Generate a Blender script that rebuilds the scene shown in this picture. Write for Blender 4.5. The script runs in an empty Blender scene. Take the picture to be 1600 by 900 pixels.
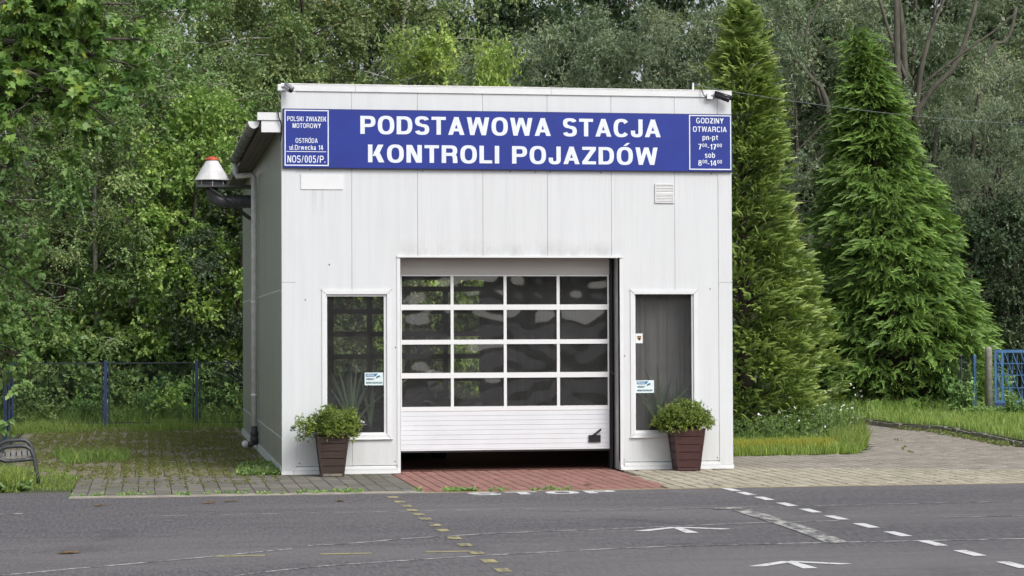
import bpy, math, random
import numpy as np
from mathutils import Vector, Matrix

# ------------------------------------------------------------------ camera, sky, sun, exposure
S = bpy.context.scene
COL = S.collection
PI = math.pi
CAM = (-2.01, -32.55, 2.115)
YAW, PITCH, ROLL, FPX = 0.1673, 0.0206, -0.0038, 3383.0

cam_data = bpy.data.cameras.new('camera')
cam = bpy.data.objects.new('camera', cam_data)
COL.objects.link(cam)
cam_data.sensor_width = 36.0
cam_data.lens = 36.0 * FPX / 1600.0
cam_data.clip_start = 0.1
cam_data.clip_end = 2000.0
cam.location = CAM
fw = Vector((math.sin(YAW) * math.cos(PITCH), math.cos(YAW) * math.cos(PITCH), math.sin(PITCH)))
r0 = Vector((math.cos(YAW), -math.sin(YAW), 0.0))
u0 = r0.cross(fw)
rr = r0 * math.cos(ROLL) + u0 * math.sin(ROLL)
uu = -r0 * math.sin(ROLL) + u0 * math.cos(ROLL)
cam.rotation_euler = Matrix((rr, uu, -fw)).transposed().to_euler()
S.camera = cam

SUN_AZ = math.radians(154.0)      # from +Y clockwise: front right of the station
SUN_EL = math.radians(45.0)
world = bpy.data.worlds.new('World')
S.world = world
world.use_nodes = True
wn = world.node_tree
bg = wn.nodes['Background']
sky = wn.nodes.new('ShaderNodeTexSky')
sky.sky_type = 'NISHITA'
sky.sun_disc = False
sky.sun_elevation = SUN_EL
sky.sun_rotation = SUN_AZ
sky.dust_density = 4.0
sky.air_density = 1.0
sky.ozone_density = 1.0
hs = wn.nodes.new('ShaderNodeHueSaturation')
hs.inputs['Saturation'].default_value = 0.42
wn.links.new(sky.outputs[0], hs.inputs['Color'])
wn.links.new(hs.outputs[0], bg.inputs['Color'])
bg.inputs['Strength'].default_value = 0.14

sun_data = bpy.data.lights.new('sun', 'SUN')
sun_data.energy = 1.3
sun_data.angle = math.radians(22.0)
sun_data.color = (1.0, 0.98, 0.945)
sun = bpy.data.objects.new('sun', sun_data)
COL.objects.link(sun)
sd = Vector((math.sin(SUN_AZ) * math.cos(SUN_EL), math.cos(SUN_AZ) * math.cos(SUN_EL), math.sin(SUN_EL)))
sun.rotation_euler = (-sd).to_track_quat('-Z', 'Y').to_euler()
sun.location = (20, -30, 40)

S.view_settings.view_transform = 'Standard'
S.view_settings.look = 'None'
S.view_settings.gamma = 1.0
S.view_settings.exposure = 0.32
S.cycles.use_denoising = True
S.cycles.denoiser = 'OPENIMAGEDENOISE'
S.cycles.denoising_input_passes = 'RGB_ALBEDO_NORMAL'
S.cycles.denoising_prefilter = 'ACCURATE'
S.cycles.max_bounces = 10
S.cycles.sample_clamp_indirect = 8.0
S.cycles.transparent_max_bounces = 24
S.cycles.transmission_bounces = 8
S.cycles.caustics_reflective = False
S.cycles.caustics_refractive = False


def fdist(x, y):
    return (x - CAM[0]) * math.sin(YAW) + (y - CAM[1]) * math.cos(YAW)


def wx(px, y):
    """world x of the photo column px at building depth y"""
    return CAM[0] + (y - CAM[1]) * math.tan(YAW + math.atan((px - 800.0) / FPX))


def wz(px, py, y):
    """world height seen at photo pixel (px, py) when it stands at depth y"""
    x = wx(px, y)
    hor = 450.0 + math.tan(PITCH) * FPX + (px - 800) * math.sin(ROLL)
    return CAM[2] + (hor - py) * fdist(x, y) / FPX


# ------------------------------------------------------------------ materials
MATS = {}


def ramp(nt, fac, c0, c1, p0=0.0, p1=1.0):
    r = nt.nodes.new('ShaderNodeValToRGB')
    r.color_ramp.elements[0].position = p0
    r.color_ramp.elements[1].position = p1
    r.color_ramp.elements[0].color = (*c0, 1)
    r.color_ramp.elements[1].color = (*c1, 1)
    nt.links.new(fac, r.inputs['Fac'])
    return r.outputs['Color']


def noise(nt, scale, detail=4.0, rough=0.55, sc=(1, 1, 1), dist=0.0):
    tc = nt.nodes.new('ShaderNodeTexCoord')
    mp = nt.nodes.new('ShaderNodeMapping')
    mp.inputs['Scale'].default_value = sc
    nt.links.new(tc.outputs['Object'], mp.inputs['Vector'])
    n = nt.nodes.new('ShaderNodeTexNoise')
    n.inputs['Scale'].default_value = scale
    n.inputs['Detail'].default_value = detail
    n.inputs['Roughness'].default_value = rough
    n.inputs['Distortion'].default_value = dist
    nt.links.new(mp.outputs[0], n.inputs['Vector'])
    return n.outputs['Fac']


def mixc(nt, fac, a, b, blend='MIX'):
    m = nt.nodes.new('ShaderNodeMix')
    m.data_type = 'RGBA'
    m.blend_type = blend
    for s, v in ((m.inputs[0], fac), (m.inputs[6], a), (m.inputs[7], b)):
        if isinstance(v, (int, float)):
            s.default_value = v
        elif isinstance(v, tuple):
            s.default_value = (*v, 1)
        else:
            nt.links.new(v, s)
    return m.outputs[2]


def maprange(nt, v, a, b, c=0.0, d=1.0):
    m = nt.nodes.new('ShaderNodeMapRange')
    m.inputs[1].default_value, m.inputs[2].default_value = a, b
    m.inputs[3].default_value, m.inputs[4].default_value = c, d
    nt.links.new(v, m.inputs[0])
    return m.outputs[0]


def math_n(nt, op, a, b):
    m = nt.nodes.new('ShaderNodeMath')
    m.operation = op
    for s, v in ((m.inputs[0], a), (m.inputs[1], b)):
        if isinstance(v, (int, float)):
            s.default_value = v
        else:
            nt.links.new(v, s)
    return m.outputs[0]


def new_mat(name):
    m = bpy.data.materials.new(name)
    m.use_nodes = True
    MATS[name] = m
    return m, m.node_tree, m.node_tree.nodes['Principled BSDF']


def bump(nt, bsdf, h, strength=0.3, dist=0.01):
    b = nt.nodes.new('ShaderNodeBump')
    b.inputs['Strength'].default_value = strength
    b.inputs['Distance'].default_value = dist
    nt.links.new(h, b.inputs['Height'])
    nt.links.new(b.outputs[0], bsdf.inputs['Normal'])


def plain(name, col, rough=0.5, var=0.12, scale=6.0, metal=0.0, bmp=0.0, sc=(1, 1, 1)):
    m, nt, b = new_mat(name)
    f = noise(nt, scale, 5, 0.6, sc)
    c = ramp(nt, f, tuple(v * (1 - var) for v in col), tuple(min(1, v * (1 + var)) for v in col), 0.3, 0.7)
    nt.links.new(c, b.inputs['Base Color'])
    b.inputs['Roughness'].default_value = rough
    b.inputs['Metallic'].default_value = metal
    if bmp:
        bump(nt, b, f, bmp)
    return m


def cladding(name, base, axis, ribs=40.0, grime=0.0, algae=0.0):
    """coated steel sandwich panel with fine vertical ribs, rain streaks and grime"""
    m, nt, b = new_mat(name)
    sc = (1, 1, 0.05)
    streak = noise(nt, 9.0, 6, 0.65, sc)
    blotch = noise(nt, 0.7, 4, 0.6)
    c = ramp(nt, streak, tuple(v * (0.92 - 0.25 * grime) for v in base), base, 0.25, 0.62)
    c = mixc(nt, maprange(nt, blotch, 0.4, 0.75, 0.0, 0.10 + 0.4 * grime), c, (0.42, 0.43, 0.40))
    tc = nt.nodes.new('ShaderNodeTexCoord')
    sep = nt.nodes.new('ShaderNodeSeparateXYZ')
    nt.links.new(tc.outputs['Object'], sep.inputs[0])
    if algae:
        low = maprange(nt, sep.outputs['Z'], 2.6, 0.1, 0.0, 1.0)
        st2 = noise(nt, 5.0, 6, 0.7, (1, 1, 0.03))
        f = math_n(nt, 'MULTIPLY', low, maprange(nt, st2, 0.35, 0.7, 0.0, 1.0))
        c = mixc(nt, math_n(nt, 'MULTIPLY', f, algae), c, (0.10, 0.11, 0.045))
    else:
        low = maprange(nt, sep.outputs['Z'], 0.55, 0.05, 0.0, 1.0)
        st2 = noise(nt, 3.0, 5, 0.7, (1, 1, 0.4))
        f = math_n(nt, 'MULTIPLY', low, maprange(nt, st2, 0.4, 0.75, 0.0, 0.45))
        c = mixc(nt, f, c, (0.42, 0.42, 0.33))

        def band(axis_out, lo0, lo1, hi1, hi0):
            return math_n(nt, 'MULTIPLY', maprange(nt, axis_out, lo0, lo1), maprange(nt, axis_out, hi0, hi1))
        # soot above the door lintel, rain streaks below the sign, the plate and the window corners
        soot = math_n(nt, 'MULTIPLY', band(sep.outputs['Z'], 3.26, 3.28, 3.30, 3.56), band(sep.outputs['X'], 1.6, 1.9, 5.0, 5.3))
        soot = math_n(nt, 'MULTIPLY', soot, maprange(nt, noise(nt, 3.5, 6, .7, (1, 1, .7)), .38, .66, 0, .50))
        c = mixc(nt, soot, c, (0.33, 0.32, 0.29))
        run = maprange(nt, noise(nt, 14.0, 4, .6, (1, 1, .02)), .52, .75, 0, .45)
        r1 = math_n(nt, 'MULTIPLY', band(sep.outputs['Z'], 3.7, 4.35, 4.58, 4.60), run)
        c = mixc(nt, math_n(nt, 'MULTIPLY', r1, .45), c, (0.42, 0.41, 0.38))
        r2 = math_n(nt, 'MULTIPLY', math_n(nt, 'MULTIPLY', band(sep.outputs['Z'], 3.85, 4.2, 4.27, 4.29), band(sep.outputs['X'], .25, .30, .88, .93)), run)
        c = mixc(nt, r2, c, (0.38, 0.37, 0.34))
    nt.links.new(c, b.inputs['Base Color'])
    b.inputs['Roughness'].default_value = 0.38
    w = math_n(nt, 'SINE', math_n(nt, 'MULTIPLY', sep.outputs[axis], 2 * PI * ribs / 1.0), 0.0)
    dent = noise(nt, 1.6, 2, 0.5)
    h = math_n(nt, 'ADD', math_n(nt, 'MULTIPLY', w, 0.16), math_n(nt, 'MULTIPLY', dent, 1.0))
    bump(nt, b, h, 0.35 if algae else 0.12, 0.006)
    return m


LEAFK = 2.25


def leafmat(name, dark, light, yellow=None, trans=0.35, rough=0.45):
    m, nt, b = new_mat(name)
    dark = tuple(v * LEAFK * q for v, q in zip(dark, (1.0, 1, 1.15)))
    light = tuple(v * LEAFK * q for v, q in zip(light, (1.0, 1, 1.15)))
    yellow = tuple(v * LEAFK for v in yellow) if yellow else None
    at = nt.nodes.new('ShaderNodeAttribute')
    at.attribute_name = 'tint'
    c = ramp(nt, at.outputs['Fac'], dark, light, 0.0, 1.0)
    if yellow:
        cr = c.node.color_ramp
        e = cr.elements.new(0.93)
        e.color = (*light, 1)
        cr.elements[-1].color = (*yellow, 1)
    oi = nt.nodes.new('ShaderNodeObjectInfo')
    hv = nt.nodes.new('ShaderNodeHueSaturation')
    nt.links.new(maprange(nt, oi.outputs['Random'], 0, 1, .80, 1.22), hv.inputs['Value'])
    nt.links.new(maprange(nt, math_n(nt, 'FRACT', math_n(nt, 'MULTIPLY', oi.outputs['Random'], 7.3), 0.0), 0, 1, .485, .515), hv.inputs['Hue'])
    nt.links.new(c, hv.inputs['Color'])
    c = hv.outputs[0]
    nt.links.new(c, b.inputs['Base Color'])
    b.inputs['Roughness'].default_value = rough
    b.inputs['Specular IOR Level'].default_value = 0.5
    t = nt.nodes.new('ShaderNodeBsdfTranslucent')
    cc = mixc(nt, 0.5, c, (0.22, 0.34, 0.05))
    nt.links.new(cc, t.inputs['Color'])
    mx = nt.nodes.new('ShaderNodeMixShader')
    mx.inputs[0].default_value = trans
    nt.links.new(b.outputs[0], mx.inputs[1])
    nt.links.new(t.outputs[0], mx.inputs[2])
    nt.links.new(mx.outputs[0], nt.nodes['Material Output'].inputs['Surface'])
    return m


def glassmat(name, ior=1.9, tint=(0.62, 0.66, 0.66), rough=0.0, haze_lift=0.05):
    m, nt, b = new_mat(name)
    nt.nodes.remove(b)
    tr = nt.nodes.new('ShaderNodeBsdfTransparent')
    tr.inputs[0].default_value = (*tint, 1)
    gl = nt.nodes.new('ShaderNodeBsdfGlossy')
    gl.inputs['Roughness'].default_value = rough
    fr = nt.nodes.new('ShaderNodeFresnel')
    fr.inputs['IOR'].default_value = ior
    mx = nt.nodes.new('ShaderNodeMixShader')
    nt.links.new(fr.outputs[0], mx.inputs[0])
    nt.links.new(tr.outputs[0], mx.inputs[1])
    nt.links.new(gl.outputs[0], mx.inputs[2])
    df = nt.nodes.new('ShaderNodeBsdfDiffuse')  # pale diffuse veil painted over the glass, lifts dark panes like hazy sky reflection
    df.inputs[0].default_value = (0.62, 0.63, 0.65, 1)
    m2 = nt.nodes.new('ShaderNodeMixShader')
    nt.links.new(maprange(nt, noise(nt, 2.2, 5, .65), .3, .7, haze_lift * .7, haze_lift * 1.3), m2.inputs[0])
    nt.links.new(mx.outputs[0], m2.inputs[1])
    nt.links.new(df.outputs[0], m2.inputs[2])
    nt.links.new(m2.outputs[0], nt.nodes['Material Output'].inputs['Surface'])
    return m


def paintmat(name, col, wear=0.45, scale=7.0):
    m, nt, b = new_mat(name)
    f = noise(nt, scale, 8, 0.75, (1, .35, 1))
    c = mixc(nt, maprange(nt, f, wear - 0.06, wear + 0.10, 1.0, 0.0), col, (0.10, 0.094, 0.10))
    nt.links.new(c, b.inputs['Base Color'])
    b.inputs['Roughness'].default_value = 0.7
    return m


cladding('facade_white', (0.685, 0.71, 0.735), 'X', 20.0)
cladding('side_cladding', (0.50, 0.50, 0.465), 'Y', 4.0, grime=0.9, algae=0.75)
plain('flashing_white', (0.73, 0.75, 0.765), 0.35, 0.05, 3.0)
plain('plinth_grey', (0.58, 0.62, 0.58), 0.5, 0.15, 5.0)
plain('pvc_white', (0.76, 0.775, 0.79), 0.3, 0.03, 3.0)
plain('door_white', (0.72, 0.75, 0.79), 0.32, 0.04, 2.5)
plain('header_grey', (0.50, 0.50, 0.48), 0.5, 0.08, 3.0, sc=(0.2, 1, 4))
plain('seal_black', (0.012, 0.012, 0.013), 0.6, 0.2)
plain('latch_black', (0.012, 0.012, 0.014), 0.35, 0.2)
plain('joint_dark', (0.42, 0.42, 0.42), 0.8, 0.1)
plain('interior_wall', (0.45, 0.45, 0.45), 0.7, 0.1)
plain('interior_ceiling', (0.40, 0.40, 0.40), 0.8, 0.1)
plain('interior_floor', (0.16, 0.075, 0.06), 0.6, 0.2)
plain('sign_blue', (0.005, 0.025, 0.255), 0.5, 0.10, 2.0)
plain('sign_edge', (0.02, 0.03, 0.10), 0.5, 0.1)
plain('sign_white', (0.74, 0.79, 0.88), 0.5, 0.04, 4.0)
plain('plate_white', (0.76, 0.775, 0.80), 0.4, 0.03, 3.0)
plain('vent_white', (0.72, 0.73, 0.74), 0.45, 0.04)
plain('gutter_grey', (0.90, 0.90, 0.89), 0.4, 0.15, 8.0)
plain('gutter_dirty', (0.22, 0.22, 0.205), 0.6, 0.75, 9.0, sc=(1, 1.6, 1))
plain('soffit_dark', (0.20, 0.16, 0.155), 0.6, 0.2, 5.0)
plain('roof_sheet', (0.28, 0.29, 0.29), 0.5, 0.1)
plain('pipe_dark', (0.05, 0.055, 0.055), 0.6, 0.3, 9.0)
plain('duct_black', (0.13, 0.135, 0.15), 0.30, 0.2)
plain('steel_dark', (0.06, 0.065, 0.07), 0.45, 0.2)
plain('fan_white', (0.62, 0.62, 0.63), 0.45, 0.15, 7.0)
plain('fan_red', (0.45, 0.075, 0.035), 0.5, 0.15, 9.0)
plain('camera_grey', (0.30, 0.31, 0.34), 0.35, 0.1)
plain('camera_black', (0.015, 0.015, 0.02), 0.2, 0.1)
m, nt, b = new_mat('pot_wood_old')
f = noise(nt, 9.0, 8, .75, (.6, .6, 3.5))
c = ramp(nt, noise(nt, 30.0, 5, .7, (.4, .4, 5)), (0.020, 0.012, 0.011), (0.075, 0.046, 0.036), .3, .7)
c = mixc(nt, maprange(nt, f, .60, .70, 0, .8), c, (0.22, 0.17, 0.13))
nt.links.new(c, b.inputs['Base Color'])
b.inputs['Roughness'].default_value = 0.6
bump(nt, b, f, .6)
plain('pot_wood_red', (0.058, 0.022, 0.021), 0.5, 0.25, 14.0, bmp=0.3, sc=(0.5, 0.5, 6))
plain('pot_base_pale', (0.20, 0.17, 0.14), 0.7, 0.4, 14.0)
plain('soil', (0.035, 0.025, 0.018), 0.95, 0.4, 20.0)
plain('bench_steel', (0.045, 0.05, 0.055), 0.38, 0.2, 20.0)
plain('bench_slat', (0.22, 0.21, 0.20), 0.7, 0.25, 12.0, sc=(1, 0.1, 1))
plain('fence_blue', (0.022, 0.048, 0.11), 0.5, 0.35, 7.0)
plain('fence_dark', (0.020, 0.028, 0.036), 0.6, 0.3, 7.0)
plain('gate_blue', (0.060, 0.16, 0.34), 0.5, 0.25, 9.0)
plain('wire_grey', (0.045, 0.055, 0.065), 0.5, 0.2)
plain('post_concrete', (0.24, 0.235, 0.20), 0.9, 0.35, 9.0, bmp=0.4)
plain('cable_grey', (0.14, 0.16, 0.17), 0.6, 0.1)
plain('cable_black', (0.02, 0.02, 0.022), 0.6, 0.1)
plain('bark_grey', (0.095, 0.090, 0.070), 0.9, 0.45, 9.0, bmp=0.8, sc=(1, 1, 0.3))
plain('bark_brown', (0.055, 0.042, 0.032), 0.95, 0.4, 9.0, bmp=0.8, sc=(1, 1, 0.3))
plain('bark_birch', (0.42, 0.41, 0.37), 0.8, 0.6, 6.0, bmp=0.3, sc=(1, 1, 2.5))
plain('curtain_grey', (0.50, 0.48, 0.46), 0.8, 0.12, 3.0, sc=(3, 1, 0.2))
plain('car_dark', (0.014, 0.015, 0.018), 0.12, 0.1)
plain('tyre', (0.012, 0.012, 0.012), 0.8, 0.2)
plain('chrome', (0.75, 0.76, 0.78), 0.12, 0.03, metal=1.0)
plain('sticker_paper', (0.72, 0.84, 0.86), 0.4, 0.06)
plain('sticker_blue', (0.03, 0.16, 0.38), 0.4, 0.1)
plain('sticker_ink', (0.06, 0.13, 0.17), 0.5, 0.1)
plain('crest_gold', (0.42, 0.26, 0.05), 0.5, 0.2, 60.0)
plain('crest_dark', (0.02, 0.02, 0.03), 0.5, 0.1)
plain('petal_white', (0.80, 0.80, 0.80), 0.6, 0.05)
plain('dry_leaf', (0.16, 0.10, 0.04), 0.8, 0.4, 30.0)
glassmat('window_glass', 1.6, (0.90, 0.91, 0.92), haze_lift=0.038)
glassmat('acrylic_pane', 1.8, (0.88, 0.89, 0.89), haze_lift=0.04)
glassmat('car_glass', 1.6, (0.25, 0.28, 0.28))

# ground materials
m, nt, b = new_mat('asphalt')
fine = noise(nt, 60.0, 3, 0.7)
grit = noise(nt, 1.0, 2, 0.75, (30, 4.4, 1))
mid = noise(nt, 7.0, 5, 0.75)
big = noise(nt, 0.22, 5, 0.6, (0.5, 1.3, 1))
c = ramp(nt, grit, (0.025, 0.023, 0.025), (0.225, 0.215, 0.224), 0.32, 0.70)
c = mixc(nt, 0.30, c, ramp(nt, fine, (0.04, 0.037, 0.04), (0.18, 0.17, 0.18), 0.33, 0.7))
c = mixc(nt, 0.25, c, ramp(nt, mid, (0.050, 0.046, 0.051), (0.150, 0.142, 0.150), 0.3, 0.7))
c = mixc(nt, maprange(nt, big, 0.42, 0.62, 0.0, 0.65), c, (0.175, 0.166, 0.168))
streak = noise(nt, 0.8, 6, 0.65, (0.10, 2.6, 1))
c = mixc(nt, maprange(nt, streak, 0.48, 0.70, 0.0, 0.35), c, (0.052, 0.048, 0.054))
stain = noise(nt, 0.55, 3, 0.6, (0.8, 0.5, 1), 1.0)
c = mixc(nt, maprange(nt, stain, 0.60, 0.72, 0.0, 0.45), c, (0.045, 0.042, 0.046))
nt.links.new(c, b.inputs['Base Color'])
b.inputs['Roughness'].default_value = 0.85
bump(nt, b, fine, 0.5, 0.01)


def pavemat(name, c0, c1, moss=0.0, moss_col=(0.07, 0.085, 0.03)):
    m, nt, b = new_mat(name)
    at = nt.nodes.new('ShaderNodeAttribute')
    at.attribute_name = 'tint'
    oi = nt.nodes.new('ShaderNodeObjectInfo')
    f0 = math_n(nt, 'FRACT', math_n(nt, 'ADD', at.outputs['Fac'], oi.outputs['Random']), 0.0)
    g = nt.nodes.new('ShaderNodeNewGeometry')
    n1 = nt.nodes.new('ShaderNodeTexNoise')
    n1.inputs['Scale'].default_value = 1.1
    n1.inputs['Detail'].default_value = 6
    nt.links.new(g.outputs['Position'], n1.inputs['Vector'])
    n2 = nt.nodes.new('ShaderNodeTexNoise')
    n2.inputs['Scale'].default_value = 40.0
    n2.inputs['Detail'].default_value = 3
    nt.links.new(g.outputs['Position'], n2.inputs['Vector'])
    f = math_n(nt, 'ADD', math_n(nt, 'MULTIPLY', f0, 0.5), math_n(nt, 'MULTIPLY', n2.outputs['Fac'], 0.5))
    c = ramp(nt, f, c0, c1, 0.15, 0.85)
    c = mixc(nt, maprange(nt, n1.outputs['Fac'], 0.42, 0.72, 0.0, 0.35 + moss), c, moss_col)
    nt.links.new(c, b.inputs['Base Color'])
    b.inputs['Roughness'].default_value = 0.9
    bump(nt, b, n2.outputs['Fac'], 0.4, 0.004)
    return m


pavemat('paver_grey', (0.105, 0.098, 0.085), (0.215, 0.20, 0.175), 0.30, (0.095, 0.10, 0.055))
pavemat('paver_old', (0.15, 0.132, 0.092), (0.25, 0.225, 0.165), 0.42, (0.135, 0.135, 0.055))
pavemat('paver_red', (0.225, 0.105, 0.085), (0.34, 0.17, 0.14), 0.05, (0.21, 0.14, 0.12))
pavemat('paver_buff', (0.30, 0.27, 0.205), (0.47, 0.43, 0.34), 0.0, (0.25, 0.23, 0.16))
pavemat('paver_path', (0.24, 0.215, 0.185), (0.37, 0.335, 0.29), 0.05, (0.17, 0.15, 0.10))
plain('joint_soil', (0.050, 0.046, 0.032), 0.95, 0.4, 9.0)
plain('joint_red', (0.075, 0.035, 0.028), 0.95, 0.3, 9.0)
plain('kerb_concrete', (0.33, 0.305, 0.25), 0.9, 0.35, 3.5, bmp=0.3)
plain('kerb_buff', (0.34, 0.29, 0.17), 0.9, 0.3, 5.0)
m, nt, b = new_mat('meadow')
f = noise(nt, 0.8, 6, 0.65)
c = ramp(nt, f, (0.035, 0.050, 0.018), (0.075, 0.085, 0.030), 0.3, 0.7)
nt.links.new(c, b.inputs['Base Color'])
b.inputs['Roughness'].default_value = 1.0
paintmat('paint_white', (0.68, 0.68, 0.68), 0.37, 10.0)
paintmat('paint_thin', (0.52, 0.52, 0.50), 0.485, 5.0)
paintmat('paint_faded', (0.48, 0.48, 0.44), 0.50, 8.0)
paintmat('paint_yellow', (0.40, 0.36, 0.17), 0.43, 9.0)
paintmat('paint_yellow_faded', (0.42, 0.37, 0.17), 0.40)

# foliage
leafmat('leaf_maple', (0.045, 0.085, 0.020), (0.13, 0.19, 0.035), (0.26, 0.27, 0.04))
leafmat('leaf_linden', (0.038, 0.080, 0.024), (0.115, 0.185, 0.050), (0.20, 0.25, 0.06))
leafmat('leaf_birch', (0.060, 0.098, 0.034), (0.155, 0.205, 0.070), (0.27, 0.26, 0.08))
leafmat('leaf_young', (0.085, 0.135, 0.030), (0.21, 0.28, 0.065), (0.30, 0.32, 0.08), 0.42)
leafmat('leaf_oak', (0.048, 0.074, 0.026), (0.125, 0.160, 0.055), (0.24, 0.21, 0.06))
leafmat('leaf_willow', (0.062, 0.090, 0.048), (0.155, 0.185, 0.110), (0.23, 0.23, 0.10))
leafmat('leaf_dark_shade', (0.012, 0.024, 0.011), (0.046, 0.068, 0.030), (0.08, 0.10, 0.04), 0.18)  # dark green leaves, lowered further to put the deep shade at right into them
leafmat('leaf_shrub', (0.050, 0.095, 0.028), (0.145, 0.22, 0.060), (0.21, 0.28, 0.09))
leafmat('leaf_thuja', (0.040, 0.072, 0.014), (0.140, 0.185, 0.040), (0.20, 0.23, 0.05), 0.30)
leafmat('leaf_cypress', (0.008, 0.030, 0.009), (0.150, 0.265, 0.052), (0.20, 0.31, 0.07), 0.25)
leafmat('leaf_pot', (0.045, 0.066, 0.012), (0.155, 0.185, 0.032), (0.25, 0.27, 0.06))
leafmat('grass_green', (0.052, 0.094, 0.016), (0.150, 0.205, 0.040), (0.20, 0.22, 0.055))
leafmat('grass_yellow', (0.08, 0.115, 0.016), (0.21, 0.21, 0.028), (0.30, 0.22, 0.018))
leafmat('weed_leaf', (0.050, 0.062, 0.016), (0.125, 0.135, 0.036), (0.16, 0.13, 0.05))
leafmat('leaf_house', (0.03, 0.06, 0.03), (0.12, 0.19, 0.08), (0.26, 0.30, 0.14), 0.15)


# ------------------------------------------------------------------ mesh helpers
class MB:
    def __init__(self):
        self.v, self.f = [], []

    def box(self, x0, x1, y0, y1, z0, z1):
        n = len(self.v)
        self.v += [(x0, y0, z0), (x1, y0, z0), (x1, y1, z0), (x0, y1, z0), (x0, y0, z1), (x1, y0, z1), (x1, y1, z1), (x0, y1, z1)]
        self.f += [tuple(n + i for i in q) for q in ((0, 3, 2, 1), (4, 5, 6, 7), (0, 1, 5, 4), (1, 2, 6, 5), (2, 3, 7, 6), (3, 0, 4, 7))]
        return self

    def hexa(self, pts):
        """8 points: bottom ring then top ring"""
        n = len(self.v)
        self.v += [tuple(p) for p in pts]
        self.f += [tuple(n + i for i in q) for q in ((0, 3, 2, 1), (4, 5, 6, 7), (0, 1, 5, 4), (1, 2, 6, 5), (2, 3, 7, 6), (3, 0, 4, 7))]
        return self

    def poly(self, pts):
        n = len(self.v)
        self.v += [tuple(p) for p in pts]
        self.f.append(tuple(range(n, n + len(pts))))
        return self

    def tube(self, path, rad, n=8, caps=True):
        P = [Vector(p) for p in path]
        if not hasattr(rad, '__len__'):
            rad = [rad] * len(P)
        base = len(self.v)
        ref = None
        for i, p in enumerate(P):
            t = (P[min(i + 1, len(P) - 1)] - P[max(i - 1, 0)])
            if t.length < 1e-9:
                t = Vector((0, 0, 1))
            t.normalize()
            if ref is None:
                ref = t.orthogonal().normalized()
            else:
                ref = (ref - t * ref.dot(t))
                ref = ref.normalized() if ref.length > 1e-6 else t.orthogonal().normalized()
            bi = t.cross(ref)
            for k in range(n):
                a = 2 * PI * k / n
                q = p + (ref * math.cos(a) + bi * math.sin(a)) * rad[i]
                self.v.append(tuple(q))
        for i in range(len(P) - 1):
            for k in range(n):
                k2 = (k + 1) % n
                self.f.append((base + i * n + k, base + i * n + k2, base + (i + 1) * n + k2, base + (i + 1) * n + k))
        if caps:
            self.f.append(tuple(base + k for k in reversed(range(n))))
            self.f.append(tuple(base + (len(P) - 1) * n + k for k in range(n)))
        return self

    def lathe(self, c, prof, n=24):
        base = len(self.v)
        for r, z in prof:
            for k in range(n):
                a = 2 * PI * k / n
                self.v.append((c[0] + r * math.cos(a), c[1] + r * math.sin(a), c[2] + z))
        for i in range(len(prof) - 1):
            for k in range(n):
                k2 = (k + 1) % n
                self.f.append((base + i * n + k, base + i * n + k2, base + (i + 1) * n + k2, base + (i + 1) * n + k))
        self.f.append(tuple(base + k for k in reversed(range(n))))
        self.f.append(tuple(base + (len(prof) - 1) * n + k for k in range(n)))
        return self

    def mesh(self, name, mat, smooth=False):
        me = bpy.data.meshes.new(name)
        me.from_pydata(self.v, [], self.f)
        me.materials.append(MATS[mat])
        if smooth:
            me.polygons.foreach_set('use_smooth', [True] * len(me.polygons))
        me.update()
        return me

    def build(self, name, mat, parent=None, smooth=False, origin=None):
        if origin is not None:
            o = Vector(origin)
            self.v = [tuple(Vector(p) - o) for p in self.v]
        ob = bpy.data.objects.new(name, self.mesh(name, mat, smooth))
        COL.objects.link(ob)
        if origin is not None:
            ob.location = origin
        if parent is not None:
            ob.parent = parent
        return ob


def box(name, mat, parent, x0, x1, y0, y1, z0, z1):
    return MB().box(x0, x1, y0, y1, z0, z1).build(name, mat, parent)


def empty(name, label=None, cat=None, loc=(0, 0, 0), rz=0.0, group=None):
    o = bpy.data.objects.new(name, None)
    o.empty_display_size = 0.2
    COL.objects.link(o)
    o.location = loc
    o.rotation_euler = (0, 0, rz)
    return tag(o, label, cat, group)


def tag(o, label=None, cat=None, group=None, kind=None):
    if label:
        o['label'] = label
    if cat:
        o['category'] = cat
    if group:
        o['group'] = group
    if kind:
        o['kind'] = kind
    return o


def sheet(name, mat, pts, z, parent=None, kind=None):
    o = MB().poly([(p[0], p[1], z) for p in pts]).build(name, mat, parent)
    if kind:
        o['kind'] = kind
    return o


def np_mesh(name, mat, verts, quads, tint=None, smooth=False):
    me = bpy.data.meshes.new(name)
    nq, k = quads.shape
    me.vertices.add(len(verts))
    me.vertices.foreach_set('co', np.ascontiguousarray(verts, dtype=np.float32).ravel())
    me.loops.add(nq * k)
    me.loops.foreach_set('vertex_index', np.ascontiguousarray(quads, dtype=np.int32).ravel())
    me.polygons.add(nq)
    me.polygons.foreach_set('loop_start', np.arange(0, nq * k, k, dtype=np.int32))
    if smooth:
        me.polygons.foreach_set('use_smooth', np.ones(nq, dtype=bool))
    if tint is not None:
        a = me.attributes.new('tint', 'FLOAT', 'FACE')
        a.data.foreach_set('value', np.ascontiguousarray(tint, dtype=np.float32))
    me.materials.append(MATS[mat])
    me.update(calc_edges=True)
    return me


def link(name, me, parent=None, loc=None):
    o = bpy.data.objects.new(name, me)
    COL.objects.link(o)
    if parent is not None:
        o.parent = parent
    if loc is not None:
        o.location = loc
    return o


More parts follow.
